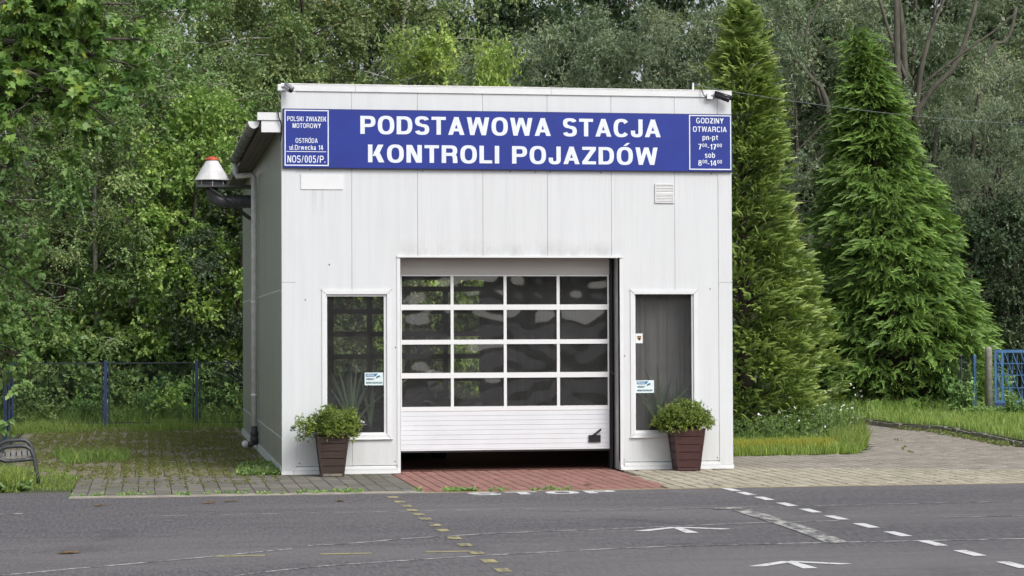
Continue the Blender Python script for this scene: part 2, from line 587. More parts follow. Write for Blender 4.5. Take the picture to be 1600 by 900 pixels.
# ------------------------------------------------------------------ lettering: a plain bold grotesque drawn from strokes
class Glyphs:
    def __init__(self, t=0.20, th=0.17, e=2.6):
        self.t, self.th, self.e = t, th, e

    def arc(self, cx, cy, rx, ry, a0, a1, n=14):
        t, th, e = self.t, self.th, self.e
        out = []

        def pt(a, rx, ry):
            c, s = math.cos(a), math.sin(a)
            k = (abs(c) ** e + abs(s) ** e) ** (-1.0 / e)
            return cx + rx * c * k, cy + ry * s * k
        for i in range(n):
            b0 = math.radians(a0 + (a1 - a0) * i / n)
            b1 = math.radians(a0 + (a1 - a0) * (i + 1) / n)
            out.append([pt(b0, rx, ry), pt(b0, rx - t, ry - th), pt(b1, rx - t, ry - th), pt(b1, rx, ry)])
        return out

    def bar(self, x0, y0, x1, y1):
        return [[(x0, y0), (x1, y0), (x1, y1), (x0, y1)]]

    def par(self, xb, yb, xt, yt, w):
        return [[(xb, yb), (xb + w, yb), (xt + w, yt), (xt, yt)]]

    def glyph(self, ch):
        t, h = self.t, self.th
        A, B, Q = self.arc, self.bar, self.par
        W = 0.74
        if ch == ' ':
            return [], 0.36
        if ch in 'O0Ó':
            w = 0.78 if ch != '0' else 0.6
            g = [A(w / 2, .5, w / 2, .52, 0, 360, 28)]
            if ch == 'Ó':
                g.append(Q(w / 2 - .08, 1.08, w / 2 + .10, 1.25, .16))
            return g, w
        if ch == 'P':
            return [B(0, 0, t, 1), B(t, 1 - h, .40, 1), B(t, .38, .40, .38 + h), A(.40, .69, .31, .31, -90, 90)], .71
        if ch == 'R':
            return [B(0, 0, t, 1), B(t, 1 - h, .42, 1), B(t, .40, .42, .40 + h), A(.42, .70, .31, .30, -90, 90), A(.40, .20, .33, .37, 0, 60, 6), B(.40 + .33 - t, 0, .74, .2)], .75
        if ch == 'B':
            return [B(0, 0, t, 1), B(t, 1 - h, .40, 1), B(t, .43, .42, .43 + h), B(t, 0, .42, h), A(.40, .73, .29, .27, -90, 90), A(.42, .30, .31, .30, -90, 90)], .73
        if ch == 'D':
            return [B(0, 0, t, 1), B(t, 1 - h, .34, 1), B(t, 0, .34, h), A(.34, .5, .40, .5, -90, 90, 18)], .75
        if ch == 'S':
            w = .68
            r1, r2 = .285, .305
            return [A(w / 2, 1.02 - r1, w / 2 - .01, r1, 20, 262, 18), A(w / 2, -.02 + r2, w / 2, r2, -160, 82, 18),
                    [[(w / 2 - .06, .60), (w / 2 - .04, .43), (w / 2 + .05, .41), (w / 2 + .04, .58)]]], w
        if ch == 'T':
            return [B(0, 1 - h, .68, 1), B(.34 - t / 2, 0, .34 + t / 2, 1 - h)], .68
        if ch == 'A':
            return [Q(0, 0, .29, 1, t * 1.06), Q(.78 - t * 1.06, 0, .49 - t * 1.06 + .0, 1, t * 1.06), B(.17, .20, .61, .20 + h * .9)], .78
        if ch == 'W':
            q = t * 1.02
            return [Q(.16, 0, 0, 1, q), Q(.16, 0, .42, 1, q * .9), Q(.70, 0, .44, 1, q * .9), Q(.70, 0, .86, 1, q)], .86 + q
        if ch == 'V':
            q = t * 1.06
            return [Q(.28, 0, 0, 1, q), Q(.28, 0, .56, 1, q)], .56 + q
        if ch == 'C':
            return [A(.38, .5, .38, .52, 38, 322, 24)], .73
        if ch == 'G':
            return [A(.38, .5, .38, .52, 42, 330, 24), B(.42, .36, .75, .36 + h * .9), B(.75 - t * .9, .08, .75, .36)], .77
        if ch == 'J':
            return [B(.58 - t, .28, .58, 1), A(.29, .28, .29, .30, -180, 0, 14), B(0, .28, t, .36)], .58
        if ch == 'U':
            return [B(0, .3, t, 1), B(.70 - t, .3, .70, 1), A(.35, .30, .35, .32, -180, 0, 14)], .70
        if ch == 'K':
            return [B(0, 0, t, 1), Q(t, .36, .46, 1, .26), Q(.50, 0, .26, .60, .26)], .76
        if ch == 'N':
            return [B(0, 0, t, 1), B(.72 - t, 0, .72, 1), Q(.72 - t - .06, 0, t - .17, 1, .22)], .72
        if ch == 'M':
            return [B(0, 0, t, 1), B(.86 - t, 0, .86, 1), Q(.43 - .1, 0, t - .12, 1, .2), Q(.43 - .1, 0, .86 - t - .08, 1, .2)], .86
        if ch == 'L':
            return [B(0, 0, t, 1), B(t, 0, .60, h)], .60
        if ch == 'I':
            return [B(0, 0, t, 1)], t
        if ch == 'E':
            return [B(0, 0, t, 1), B(t, 0, .62, h), B(t, 1 - h, .62, 1), B(t, .5 - h / 2, .57, .5 + h / 2)], .62
        if ch == 'Z':
            return [B(0, 0, .66, h), B(0, 1 - h, .66, 1), Q(.01, h, .40, 1 - h, .25)], .66
        if ch == 'Y':
            return [B(.37 - t / 2, 0, .37 + t / 2, .42), Q(.25, .42, 0, 1, .24), Q(.25, .42, .50, 1, .24)], .74
        if ch == '/':
            return [Q(0, 0, .28, 1, t * .8)], .44
        if ch == '-':
            return [B(0, .30, .30, .30 + h)], .30
        if ch == '.':
            return [B(0, 0, t, t)], t
        if ch == '!':
            return [B(0, 0, t, t), B(0, .3, t, 1)], t
        if ch == '1':
            return [B(.20, 0, .20 + t, 1), Q(.0, .70, .16, .92, .2)], .20 + t
        if ch == '4':
            return [B(.36, 0, .36 + t, 1), B(0, .2, .36, .2 + h), B(.36 + t, .2, .64, .2 + h), Q(0, .2 + h, .28, 1, .17)], .64
        if ch == '5':
            return [B(.06, 1 - h, .56, 1), B(.06, .5, .06 + t * .9, 1 - h), A(.30, .31, .30, .33, -160, 128, 18)], .60
        if ch == '7':
            return [B(0, 1 - h, .58, 1), Q(.12, 0, .36, 1 - h, .22)], .58
        if ch == '8':
            return [A(.30, .75, .27, .27, 0, 360, 20), A(.30, .28, .30, .30, 0, 360, 20)], .60
        x = .74           # lower case x-height
        if ch == 'u':
            return [B(0, .25, t, x), B(.54 - t, 0, .54, x), A(.27, .26, .27, .28, -180, 0, 10)], .54
        if ch == 'l':
            return [B(0, 0, t, 1)], t
        if ch == 'r':
            return [B(0, 0, t, x), A(.30, x - .22, .24, .22, 60, 170, 8)], .40
        if ch == 'w':
            return [Q(.13, 0, 0, x, t * .95), Q(.13, 0, .33, x, t * .85), Q(.54, 0, .35, x, t * .85), Q(.54, 0, .67, x, t * .95)], .86
        if ch in 'eoc':
            g = [A(.29, x / 2, .29, x / 2 + .02, *((0, 360) if ch == 'o' else ((40, 320) if ch == 'c' else (0, 315))), 18)]
            if ch == 'e':
                g.append(B(.1, x / 2 - .06, .56, x / 2 + .06))
            return g, .58
        if ch == 'k':
            return [B(0, 0, t, 1), Q(t, .28, .32, x, .22), Q(.34, 0, .17, .44, .22)], .56
        if ch == 'a':
            return [B(.50 - t, 0, .50, x - .2), A(.26, x - .24, .24, .26, 0, 160, 10), A(.22, .2, .22, .22, 0, 360, 14)], .52
        if ch in 'pb':
            g = [A(.29, x / 2, .29, x / 2 + .02, 0, 360, 18)]
            g.append(B(0, -.24, t, x) if ch == 'p' else B(0, 0, t, 1))
            return g, .58
        if ch == 'n':
            return [B(0, 0, t, x), B(.54 - t, 0, .54, x - .26), A(.27, x - .27, .27, .28, 0, 180, 10)], .54
        if ch == 't':
            return [B(.12, .1, .12 + t, .95), B(0, x - .14, .42, x), B(.12 + t, 0, .42, .14)], .42
        if ch == 's':
            return [A(.24, x - .2, .24, .22, 20, 262, 12), A(.24, .2, .24, .22, -160, 82, 12)], .48
        return [B(0, 0, .5, .7)], .5


def lettering(name, mat, parent, runs, x0, x1, z0, cap, y, t=0.2, th=0.17, gap=0.12, thick=0.004, split=False):
    """runs: text or list of (text, scale, lift).  Standing in the XZ plane, facing -Y, fitted between x0 and x1."""
    G = Glyphs(t, th)
    if isinstance(runs, str):
        runs = [(runs, 1.0, 0.0)]
    items, cur = [], 0.0
    for txt, sc, lift in runs:
        for ch in txt:
            g, w = G.glyph(ch)
            items.append((g, cur, sc, lift))
            cur += (w + gap) * sc
    cur -= gap * items[-1][2]
    kx = (x1 - x0) / cur
    mb = MB()
    for g, off, sc, lift in items:
        if split:
            mb = MB()
        for si, stroke in enumerate(g):
            yy = y - thick - 0.0003 * si
            for q in stroke:
                P = [(x0 + (off + px * sc) * kx, yy, z0 + (py * sc + lift) * cap) for px, py in q]
                ar = sum(P[i][0] * P[(i + 1) % 4][2] - P[(i + 1) % 4][0] * P[i][2] for i in range(4))
                mb.poly(P if ar > 0 else P[::-1])
        if split and g:
            mb.build('letter', mat, parent)
    if split:
        return None
    return mb.build(name, mat, parent)


# ------------------------------------------------------------------ the ground
rng = np.random.default_rng(7)
random.seed(11)
sheet('ground', 'meadow', [(-250, -250), (250, -250), (250, 250), (-250, 250)], -0.09, kind='structure')
EDGE = -4.08
asphalt = sheet('asphalt_yard', 'asphalt', [(-90, -90), (90, -90), (90, EDGE), (-3.0, EDGE), (-3.0, -2.93), (-90, -2.6)], 0.0, kind='structure')


def inside(poly, x, y):
    c = False
    j = len(poly) - 1
    for i in range(len(poly)):
        xi, yi = poly[i]
        xj, yj = poly[j]
        if (yi > y) != (yj > y) and x < (xj - xi) * (y - yi) / (yj - yi) + xi:
            c = not c
        j = i
    return c


def paving(name, poly, mat, bed, w, l, joint, singles, skew=0.0, seed=1, jit=0.004, ymax_single=None):
    """columns of blocks running along Y, every second column shifted by half a block"""
    root = sheet(name, bed, poly, -0.028, kind='structure')
    rnd = random.Random(seed)
    xs = [p[0] for p in poly]
    ys = [p[1] for p in poly]
    cells = []
    nx = int((max(xs) - min(xs)) / w) + 2
    ny = int((max(ys) - min(ys)) / l) + 3
    for i in range(nx):
        for j in range(ny):
            x = min(xs) + (i + .5) * w
            y = min(ys) + (j + (0.5 if i % 2 else 0.0)) * l
            if inside(poly, x, y):
                cells.append((x, y))
    cells.sort(key=lambda c: fdist(*c))
    hw, hl, bv = w / 2 - joint / 2, l / 2 - joint / 2, 0.006
    V = [(-hw, -hl, -.05), (hw, -hl, -.05), (hw, hl, -.05), (-hw, hl, -.05),
         (-hw, -hl, -bv), (hw, -hl, -bv), (hw, hl, -bv), (-hw, hl, -bv),
         (-hw + bv, -hl + bv, 0), (hw - bv, -hl + bv, 0), (hw - bv, hl - bv, 0), (-hw + bv, hl - bv, 0)]
    Fq = [(0, 1, 5, 4), (1, 2, 6, 5), (2, 3, 7, 6), (3, 0, 4, 7), (4, 5, 9, 8), (5, 6, 10, 9), (6, 7, 11, 10), (7, 4, 8, 11), (8, 9, 10, 11)]
    mb = MB()
    mb.v, mb.f = list(V), list(Fq)
    me = mb.mesh('paver', mat)
    for x, y in cells[:singles]:
        o = link('paver', me, root, (x, y, rnd.uniform(-jit, 0.001)))
        o.rotation_euler = (rnd.uniform(-.006, .006), rnd.uniform(-.006, .006), rnd.uniform(-.008, .008))
    rest = cells[singles:]
    if rest:
        n = len(rest)
        C = np.array([(x, y, rnd.uniform(-jit, 0.001)) for x, y in rest])
        VV = (np.array(V)[None] + C[:, None]).reshape(-1, 3)
        QQ = (np.array(Fq)[None] + (np.arange(n) * 12)[:, None, None]).reshape(-1, 4)
        tn = np.repeat(np.random.default_rng(seed).random(n), 9)
        o = link('paver_field', np_mesh('paver_field', mat, VV, QQ, tn), root)
        o['kind'] = 'stuff'
    return root


RX0, RX1 = 1.63, 4.98
paving('grey_paving', [(-3.0, -3.84), (RX0 - .005, -3.84), (RX0 - .005, -0.03), (-0.02, -0.03), (-3.0, -0.03)], 'paver_grey', 'joint_soil', 0.22, 0.22, 0.008, 300, seed=3)
paving('old_paving', [(-3.4, -0.03), (-0.02, -0.03), (-0.02, 17.4), (-4.6, 17.4), (-4.6, 6.0)], 'paver_old', 'joint_soil', 0.22, 0.22, 0.012, 0, seed=4, jit=0.012)
paving('red_paving', [(RX0, EDGE + .06), (RX1, EDGE + .06), (5.16, -.03), (5.16, 0.5), (1.775, 0.5), (1.775, -.03), (RX0, -.03)], 'paver_red', 'joint_red', 0.165, 0.2, 0.014, 300, seed=5)
paving('buff_paving', [(RX1 + .01, EDGE + .06), (16, EDGE + .06), (16, -2.6), (11.2, -1.2), (7.1, .25), (6.95, -.03), (5.14, -.03)], 'paver_buff', 'joint_soil', 0.2, 0.2, 0.026, 300, seed=6)
PATH = [(6.97, .30), (11.2, -1.18), (16, -2.58), (16, 4.0), (13.75, 4.8), (14.1, 7.9), (14.45, 10.6), (14.1, 12.3), (14.2, 15.5), (13.6, 15.5), (12.9, 11.5), (10.95, 5.2), (10.1, 3.4), (7.8, 3.12), (6.97, 3.1)]
paving('path_paving', PATH, 'paver_path', 'joint_soil', 0.2, 0.2, 0.008, 0, seed=8)

k = box('concrete_kerb', 'kerb_concrete', None, -3.0, RX0 - .003, EDGE, -3.845, -.1, 0.012)
k['kind'] = 'structure'
k = box('buff_kerb', 'kerb_buff', None, RX0, 16, EDGE, EDGE + .055, -.1, 0.006)
k['kind'] = 'structure'

VERGE = [(13.9, 1.0), (13.75, 4.8), (14.12, 7.9), (14.5, 10.6), (14.12, 12.3), (14.25, 16.0), (14.3, 40), (60, 40), (60, 1.0)]
mb = MB()
n = len(VERGE)
zt = 0.11
mb.v = [(x, y, -.1) for x, y in VERGE] + [(x, y, zt) for x, y in VERGE]
mb.f = [tuple(range(n, 2 * n))[::-1]] + [(i, (i + 1) % n, n + (i + 1) % n, n + i) for i in range(n)]
mb.build('grass_verge', 'meadow')['kind'] = 'structure'
vg = bpy.data.objects['grass_verge']
ks = 0.5
for (xa, ya), (xb, yb) in zip(VERGE[0:5], VERGE[1:6]):
    dv = Vector((xb - xa, yb - ya))
    nst = max(1, int(dv.length / ks))
    for i in range(nst):
        c0 = Vector((xa, ya)) + dv * ((i + .5) / nst)
        L_ = dv.length / nst - .012
        o = MB().hexa([(-L_ / 2, -.05, -.2), (L_ / 2, -.05, -.2), (L_ / 2, .06, -.2), (-L_ / 2, .06, -.2), (-L_ / 2 + .01, -.04, .0), (L_ / 2 - .01, -.04, .0), (L_ / 2 - .01, .06, .0), (-L_ / 2 + .01, .06, .0)]).build('kerb_stone', 'post_concrete', vg)
        o.location = (c0.x, c0.y, .105 + random.uniform(-.02, .012))
        o.rotation_euler = (random.uniform(-.05, .05), 0, math.atan2(dv.y, dv.x) + random.uniform(-.04, .04))
BED = [(6.97, 3.12), (7.8, 3.14), (10.1, 3.42), (10.9, 5.2), (12.85, 11.5), (13.55, 15.5), (13.7, 40), (6.97, 40)]
sheet('grass_bed', 'meadow', BED, -0.004, kind='structure')
sheet('grass_strip', 'meadow', [(-60, -2.6), (-3.02, -2.9), (-3.02, -.05), (-3.42, -.03), (-4.62, 6.0), (-4.62, 17.4), (-60, 17.4)], -0.006, kind='structure')


# painted markings, children of the asphalt
def mark(name, pts, mat, z=0.004):
    return sheet(name, mat, pts, z, asphalt)


def strip(name, pts, w, mat, z=0.004):
    mb = MB()
    P = [Vector((x, y)) for x, y in pts]
    L, Rr = [], []
    for i, p in enumerate(P):
        t = (P[min(i + 1, len(P) - 1)] - P[max(i - 1, 0)]).normalized()
        nn = Vector((-t.y, t.x)) * w / 2
        L.append(p + nn)
        Rr.append(p - nn)
    for i in range(len(P) - 1):
        mb.poly([(Rr[i].x, Rr[i].y, z), (Rr[i + 1].x, Rr[i + 1].y, z), (L[i + 1].x, L[i + 1].y, z), (L[i].x, L[i].y, z)])
    return mb.build(name, mat, asphalt)


def smooth_path(pts, n=40):
    out = []
    m_ = len(pts)
    for i in range(m_ - 1):
        p0, p1, p2, p3 = (pts[max(i - 1, 0)], pts[i], pts[i + 1], pts[min(i + 2, m_ - 1)])
        kk = max(2, n // (m_ - 1))
        for s in range(kk):
            t = s / kk
            out.append(tuple(.5 * (2 * p1[d] + (p2[d] - p0[d]) * t + (2 * p0[d] - 5 * p1[d] + 4 * p2[d] - p3[d]) * t * t + (3 * p1[d] - p0[d] - 3 * p2[d] + p3[d]) * t ** 3) for d in range(2)))
    out.append(tuple(pts[-1]))
    return out


for i, y in enumerate([-4.77, -5.55, -6.22, -6.86, -7.46, -8.09, -8.90, -9.55, -10.42, -11.18, -11.95, -12.72, -13.5, -14.3, -15.1]):
    mark('yellow_dash', [(1.05, y - .14), (1.18, y - .14), (1.18, y + .14), (1.05, y + .14)], 'paint_yellow', 0.0055)
for y in [-4.42, -5.15, -6.0, -6.98, -7.92, -8.9, -9.93, -10.93, -11.94, -12.93, -14.0, -15.0, -16.0]:
    mark('white_dash', [(5.64, y - .27), (5.77, y - .27), (5.77, y + .27), (5.64, y + .27)], 'paint_white', 0.0055)
G = Glyphs(0.22, 0.2)
xx = 2.15
for ch, wd in (('S', .42), ('T', .42), ('O', .44), ('P', .42)):
    mb = MB()
    g, w = G.glyph(ch)
    for si, st in enumerate(g):
        for q in st:
            mb.poly([(xx + px / w * wd, -4.66 + py * .46, .004 + .0004 * si) for px, py in q])
    # letters are read by a driver who leaves the station side on the yard
    o = mb.build('stop_letter', 'paint_white', asphalt)
    xx += wd + .095


def arrow(cx, ty, s):
    mb = MB()
    z = .0045
    mb.poly([(cx - .04, ty - .52 * s, z), (cx + .10, ty - .52 * s, z), (cx + .06, ty - .02 * s, z), (cx - .03, ty, z)])
    mb.poly([(cx - .42 * s, ty - .32, z + .0005), (cx - .30 * s, ty - .36, z + .0005), (cx + .04, ty - .03, z + .0005), (cx - .04, ty + .05, z + .0005)])
    mb.poly([(cx + .46 * s, ty - .30, z + .001), (cx + .04, ty + .05, z + .001), (cx - .03, ty - .02, z + .001), (cx + .34 * s, ty - .34, z + .001)][::-1])
    return mb.build('arrow', 'paint_white', asphalt)


arrow(3.62, -9.72, 1.25)
arrow(3.80, -13.32, 1.12)
strip('thin_line', smooth_path([(-.43, -10.93), (.09, -10.72), (.66, -10.36), (1.8, -9.95), (3.0, -9.72), (4.6, -9.35), (5.6, -9.3)]), .05, 'paint_thin')
strip('thin_line', smooth_path([(-1.26, -13.47), (-.58, -12.92), (.15, -12.58), (1.43, -12.12), (2.77, -11.76), (4.09, -11.67), (5.42, -11.67), (9.0, -11.69)]), .055, 'paint_thin')
strip('thin_line', smooth_path([(-4.2, -13.3), (-3.27, -13.0), (-2.74, -12.65), (-1.94, -12.15), (-.6, -11.2)]), .055, 'paint_thin')
strip('thin_line', [(2.8, -7.35), (9.5, -7.05)], .035, 'paint_thin')
strip('thin_line', [(-2.0, -7.0), (2.6, -6.95)], .03, 'paint_thin')
strip('thin_line', [(6.9, -9.1), (10.5, -9.0)], .04, 'paint_thin')
for x0, x1 in ((-1.37, -.9), (-.37, .12), (.64, 1.07)):
    mark('yellow_line', [(x0, -11.82), (x1, -11.82), (x1, -11.74), (x0, -11.74)], 'paint_yellow_faded')
strip('white_line', [(-5.4, -6.45), (-3.45, -6.35)], .12, 'paint_faded')
strip('white_line', [(-5.4, -8.75), (-3.6, -8.55)], .16, 'paint_faded')
# worn stop line and the faded diagonal smear
strip('worn_line', [(4.95, -7.62), (4.93, -8.8), (4.90, -10.3), (4.80, -11.72)], .24, 'paint_faded', .0065)
strip('worn_line', [(4.66, -7.42), (5.02, -7.40)], .22, 'paint_faded', .0075)

# ------------------------------------------------------------------ the inspection station
W, H, D = 6.937, 5.857, 13.5
st = empty('inspection_station', 'white metal clad vehicle inspection station with a glazed sectional door', 'building')
DX0, DX1, DZ = 1.772, 5.165, 3.262
OPEN = [(DX0, DX1, -1, DZ), (0.60, 1.622, 0.535, 2.755), (5.342, 6.388, 0.51, 2.755)]


def holes(mb, a, b, z0, z1, y0, y1, ops, axis='x'):
    xs = sorted({a, b} | {x for o in ops for x in (o[0], o[1]) if a < x < b})
    for p, q in zip(xs[:-1], xs[1:]):
        mid = (p + q) / 2
        cuts = sorted((max(o[2], z0), min(o[3], z1)) for o in ops if o[0] < mid < o[1])
        z = z0
        for c0, c1 in cuts:
            if c0 > z:
                mb.box(p, q, y0, y1, z, c0)
            z = max(z, c1)
        if z < z1:
            mb.box(p, q, y0, y1, z, z1)
    return mb


edges = [0.0, 1.042, 2.042, 3.042, 4.042, 5.042, 6.042, W]
g2 = 0.0028
for a, b in zip(edges[:-1], edges[1:]):
    aa = a + (g2 if a > 0 else 0.0)
    bb = b - (g2 if b < W else 0.0)
    holes(MB(), aa, bb, 0.125, H - .10, 0.0, 0.10, OPEN).build('wall_panel', 'facade_white', st)
for x in edges[1:-1]:
    js = holes(MB(), x - .03, x + .03, 0.1, H - .12, 0.012, 0.02 + .07, [(o[0] - .05, o[1] + .05, o[2], o[3] + .02) for o in OPEN])
    for i in range(0, len(js.v), 8):
        MB().hexa(js.v[i:i + 8]).build('joint_strip', 'joint_dark', st)

# plinth, ledge, corner and cap flashings
for a, b in ((0.0, .155), (.16, DX0 - .004), (DX1 + .004, W)):
    MB().hexa([(a - (.02 if a == 0 else 0), -.035, 0), (b + (.02 if b == W else 0), -.035, 0), (b + (.02 if b == W else 0), .09, 0), (a - (.02 if a == 0 else 0), .09, 0),
               (a - (.02 if a == 0 else 0), -.030, .055), (b + (.02 if b == W else 0), -.030, .055), (b + (.02 if b == W else 0), .09, .075), (a - (.02 if a == 0 else 0), .09, .075)]).build('base_flashing', 'flashing_white', st)
for a, b in ((.20, DX0 - .06), (DX1 + .06, 6.735)):
    MB().hexa([(a, -.026, .06), (b, -.026, .06), (b, .08, .07), (a, .08, .07), (a, -.022, .10), (b, -.022, .10), (b, .03, .122), (a, .03, .122)]).build('drip_ledge', 'flashing_white', st)
for x0, x1 in ((-.012, .20), (6.735, W + .012)):
    for z0, z1 in ((.062, 2.878), (2.884, H - .105)):
        box('corner_flashing', 'facade_white', st, x0, x1, -.010, .10, z0, z1)
for x0, x1, dz in ((-.02, 1.10, .0), (1.104, 4.1, .0), (4.104, 6.72, -.004), (6.724, W + .02, -.012)):
    box('cap_flashing', 'flashing_white', st, x0, x1, -.022, .26, H - .10, H + dz)
    box('cap_edge', 'gutter_grey', st, x0, x1, -.028, .26, H + dz, H + dz + .012)

# side wall facing the yard on the left, other walls
for i in range(14):
    y0 = .105 + i * 1.0
    y1 = min(y0 + .992, D)
    if y1 - y0 < .1:
        continue
    pm = MB().box(.008, .10, y0, y1, .12, 5.30)
    for q in range(4):
        a_, b_ = y0 + (y1 - y0) * q / 4 + .006, y0 + (y1 - y0) * (q + 1) / 4 - .006
        pm.hexa([(-.002, a_ + .01, .12), (.008, a_, .12), (.008, b_, .12), (-.002, b_ - .01, .12), (-.002, a_ + .01, 5.30), (.008, a_, 5.30), (.008, b_, 5.30), (-.002, b_ - .01, 5.30)])
    pm.build('wall_panel', 'side_cladding', st)
box('wall_lining', 'interior_wall', st, .101, .12, .11, D - .11, 0.0, 5.28)
box('plinth', 'plinth_grey', st, -.035, .099, .10, D, 0.0, .115)
rivet_me = MB().lathe((0, 0, 0), [(.017, 0), (.017, .004), (.009, .010)], 8).mesh('rivet', 'plate_white')
for i, y in enumerate(np.arange(.22, D, .33)):
    for z in (.535, 2.77):
        o = link('rivet', rivet_me, st, (0.0, float(y) + (.07 if i % 2 else 0), z))
        o.rotation_euler = (0, -PI / 2, 0)
box('wall_panel', 'side_cladding', st, W - .10, W, .105, D, 0.0, 5.72)
box('wall_lining', 'interior_wall', st, W - .12, W - .101, .11, D - .11, 0.0, 5.4)
ROP = [(1.80, 5.15, -1, 3.25)]
holes(MB(), .10, W - .10, 0.0, 5.3, D - .10, D, ROP).build('wall_panel', 'side_cladding', st)
holes(MB(), .13, W - .13, 0.0, 5.25, .101, .115, OPEN).build('wall_lining', 'interior_wall', st)
sheet('interior_floor', 'interior_floor', [(DX0, .36), (DX1, .36), (DX1, .12), (W - .1, .12), (W - .1, D - .1), (.1, D - .1), (.1, .12), (DX0, .12)], 0.004, st)
box('interior_ceiling', 'interior_ceiling', st, .12, W - .12, .116, D - .11, 4.30, 4.36)
# rear glazed door, seen through the hall
rd = box('rear_door', 'soffit_dark', st, 1.80, 5.15, D - .09, D - .05, 0.0, .60)
for z in (.60, 1.08, 1.56, 2.04, 2.52, 3.0):
    box('rail', 'soffit_dark', rd, 1.80, 5.15, D - .095, D - .045, z, z + .11)
for x in (1.80, 2.62, 3.43, 4.25, 5.04):
    box('stile', 'soffit_dark', rd, x, x + .11, D - .092, D - .048, .711, 3.0)
box('pane', 'window_glass', rd, 1.91, 5.04, D - .072, D - .068, .70, 3.02)

# roof behind the parapet with its eave on the left
def rz(x):
    return 5.36 + x * .045
rf = MB().hexa([(-.30, .27, rz(-.30) - .05), (W - .02, .27, rz(W) - .05), (W - .02, D + .2, rz(W) - .05), (-.30, D + .2, rz(-.30) - .05),
                (-.30, .27, rz(-.30) + .04), (W - .02, .27, rz(W) + .04), (W - .02, D + .2, rz(W) + .04), (-.30, D + .2, rz(-.30) + .04)]).build('roof', 'roof_sheet', st)
for i in range(9):
    y = .30 + i * 1.5
    MB().hexa([(-.29, y, 5.275), (-.02, y, 5.275), (-.02, y + .06, 5.275), (-.29, y + .06, 5.275), (-.29, y, rz(-.3) - .052), (-.02, y, rz(0) - .062), (-.02, y + .06, rz(0) - .062), (-.29, y + .06, rz(-.3) - .052)]).build('soffit_batten', 'soffit_dark', rf)
for x0, x1 in ((-.29, -.20), (-.195, -.11), (-.105, -.015)):
    box('soffit_board', 'soffit_dark', rf, x0, x1, .12, D + .15, 5.245, 5.272)
box('fascia_end', 'flashing_white', rf, -.31, -.012, .02, .115, 5.135, 5.31)
box('fascia_cap', 'flashing_white', rf, -.37, -.012, .0, .14, 5.315, 5.43)
box('fascia_board', 'soffit_dark', rf, -.335, -.302, .12, D + .2, 5.20, 5.36)

# half round gutter with brackets, outlet and downpipe
mb = MB()
NG = 10
gy0, gy1 = .10, 7.1
gc, gr, gz = -.42, .082, 5.30
for y in (gy0, gy1):
    for k in range(NG + 1):
        a = PI + PI * k / NG
        mb.v.append((gc + gr * math.cos(a), y, gz + gr * 1.25 * math.sin(a)))
    for k in range(NG + 1):
        a = PI + PI * k / NG
        mb.v.append((gc + (gr - .006) * math.cos(a), y, gz + (gr - .006) * 1.25 * math.sin(a)))
n2 = 2 * (NG + 1)
for k in range(NG):
    mb.f.append((k, k + 1, n2 + k + 1, n2 + k))
    mb.f.append((NG + 1 + k, n2 + NG + 1 + k, n2 + NG + 2 + k, NG + 2 + k))
    mb.f.append((k, NG + 1 + k, NG + 2 + k, k + 1))
    mb.f.append((n2 + k, n2 + k + 1, n2 + NG + 2 + k, n2 + NG + 1 + k))
for k in (0, NG):
    mb.f.append((k, n2 + k, n2 + NG + 1 + k, NG + 1 + k))
gut = mb.build('gutter', 'gutter_dirty', st, True)
mb = MB()
mb.poly([(gc + gr * 1.04 * math.cos(PI + PI * k / NG), gy0 - .012, gz + gr * 1.3 * math.sin(PI + PI * k / NG)) for k in range(NG + 1)])
mb.poly([(gc + gr * 1.04 * math.cos(PI + PI * k / NG), gy0 + .006, gz + gr * 1.3 * math.sin(PI + PI * k / NG)) for k in range(NG + 1)][::-1])
for k in range(NG):
    a0, a1 = PI + PI * k / NG, PI + PI * (k + 1) / NG
    mb.poly([(gc + gr * 1.04 * math.cos(a), yy, gz + gr * 1.3 * math.sin(a)) for a, yy in ((a0, gy0 - .012), (a0, gy0 + .006), (a1, gy0 + .006), (a1, gy0 - .012))])
mb.build('gutter_end', 'flashing_white', gut)
for i in range(7):
    y = .55 + i * 1.05
    mb = MB()
    mb.tube([(gc + (gr + .006) * math.cos(PI + PI * k / NG), y, gz + (gr + .006) * 1.25 * math.sin(PI + PI * k / NG)) for k in range(NG + 1)], .008, 6)
    mb.build('gutter_bracket', 'bench_slat', gut, True)
py = 6.95
dp = MB().tube([(gc, py, gz - .07), (gc, py, gz - .26), (gc + .02, py, gz - .33), (-.12, py, 5.00), (-.085, py, 4.95), (-.085, py, 4.85), (-.085, py, .42)], .052, 14).build('downpipe', 'gutter_grey', st, True)
for z in (3.95, 2.66, .98):
    MB().lathe((-.085, py, z), [(.056, 0), (.060, .008), (.060, .03), (.056, .04)], 14).build('pipe_clip', 'gutter_grey', dp, True)
MB().lathe((-.085, py, .10), [(.075, 0), (.075, .12), (.062, .15), (.074, .17), (.074, .22), (.060, .25), (.060, .34)], 14).build('drain_shoe', 'pipe_dark', dp, True)
MB().tube([(-.12, py - .05, .14), (-.16, py - .22, .12)], .055, 12).build('drain_outlet', 'pipe_dark', dp, True)
MB().tube([(-.24, py + .2, .11), (-.24, py + .12, .11)], .065, 14).build('pipe_end', 'gutter_grey', dp, True)

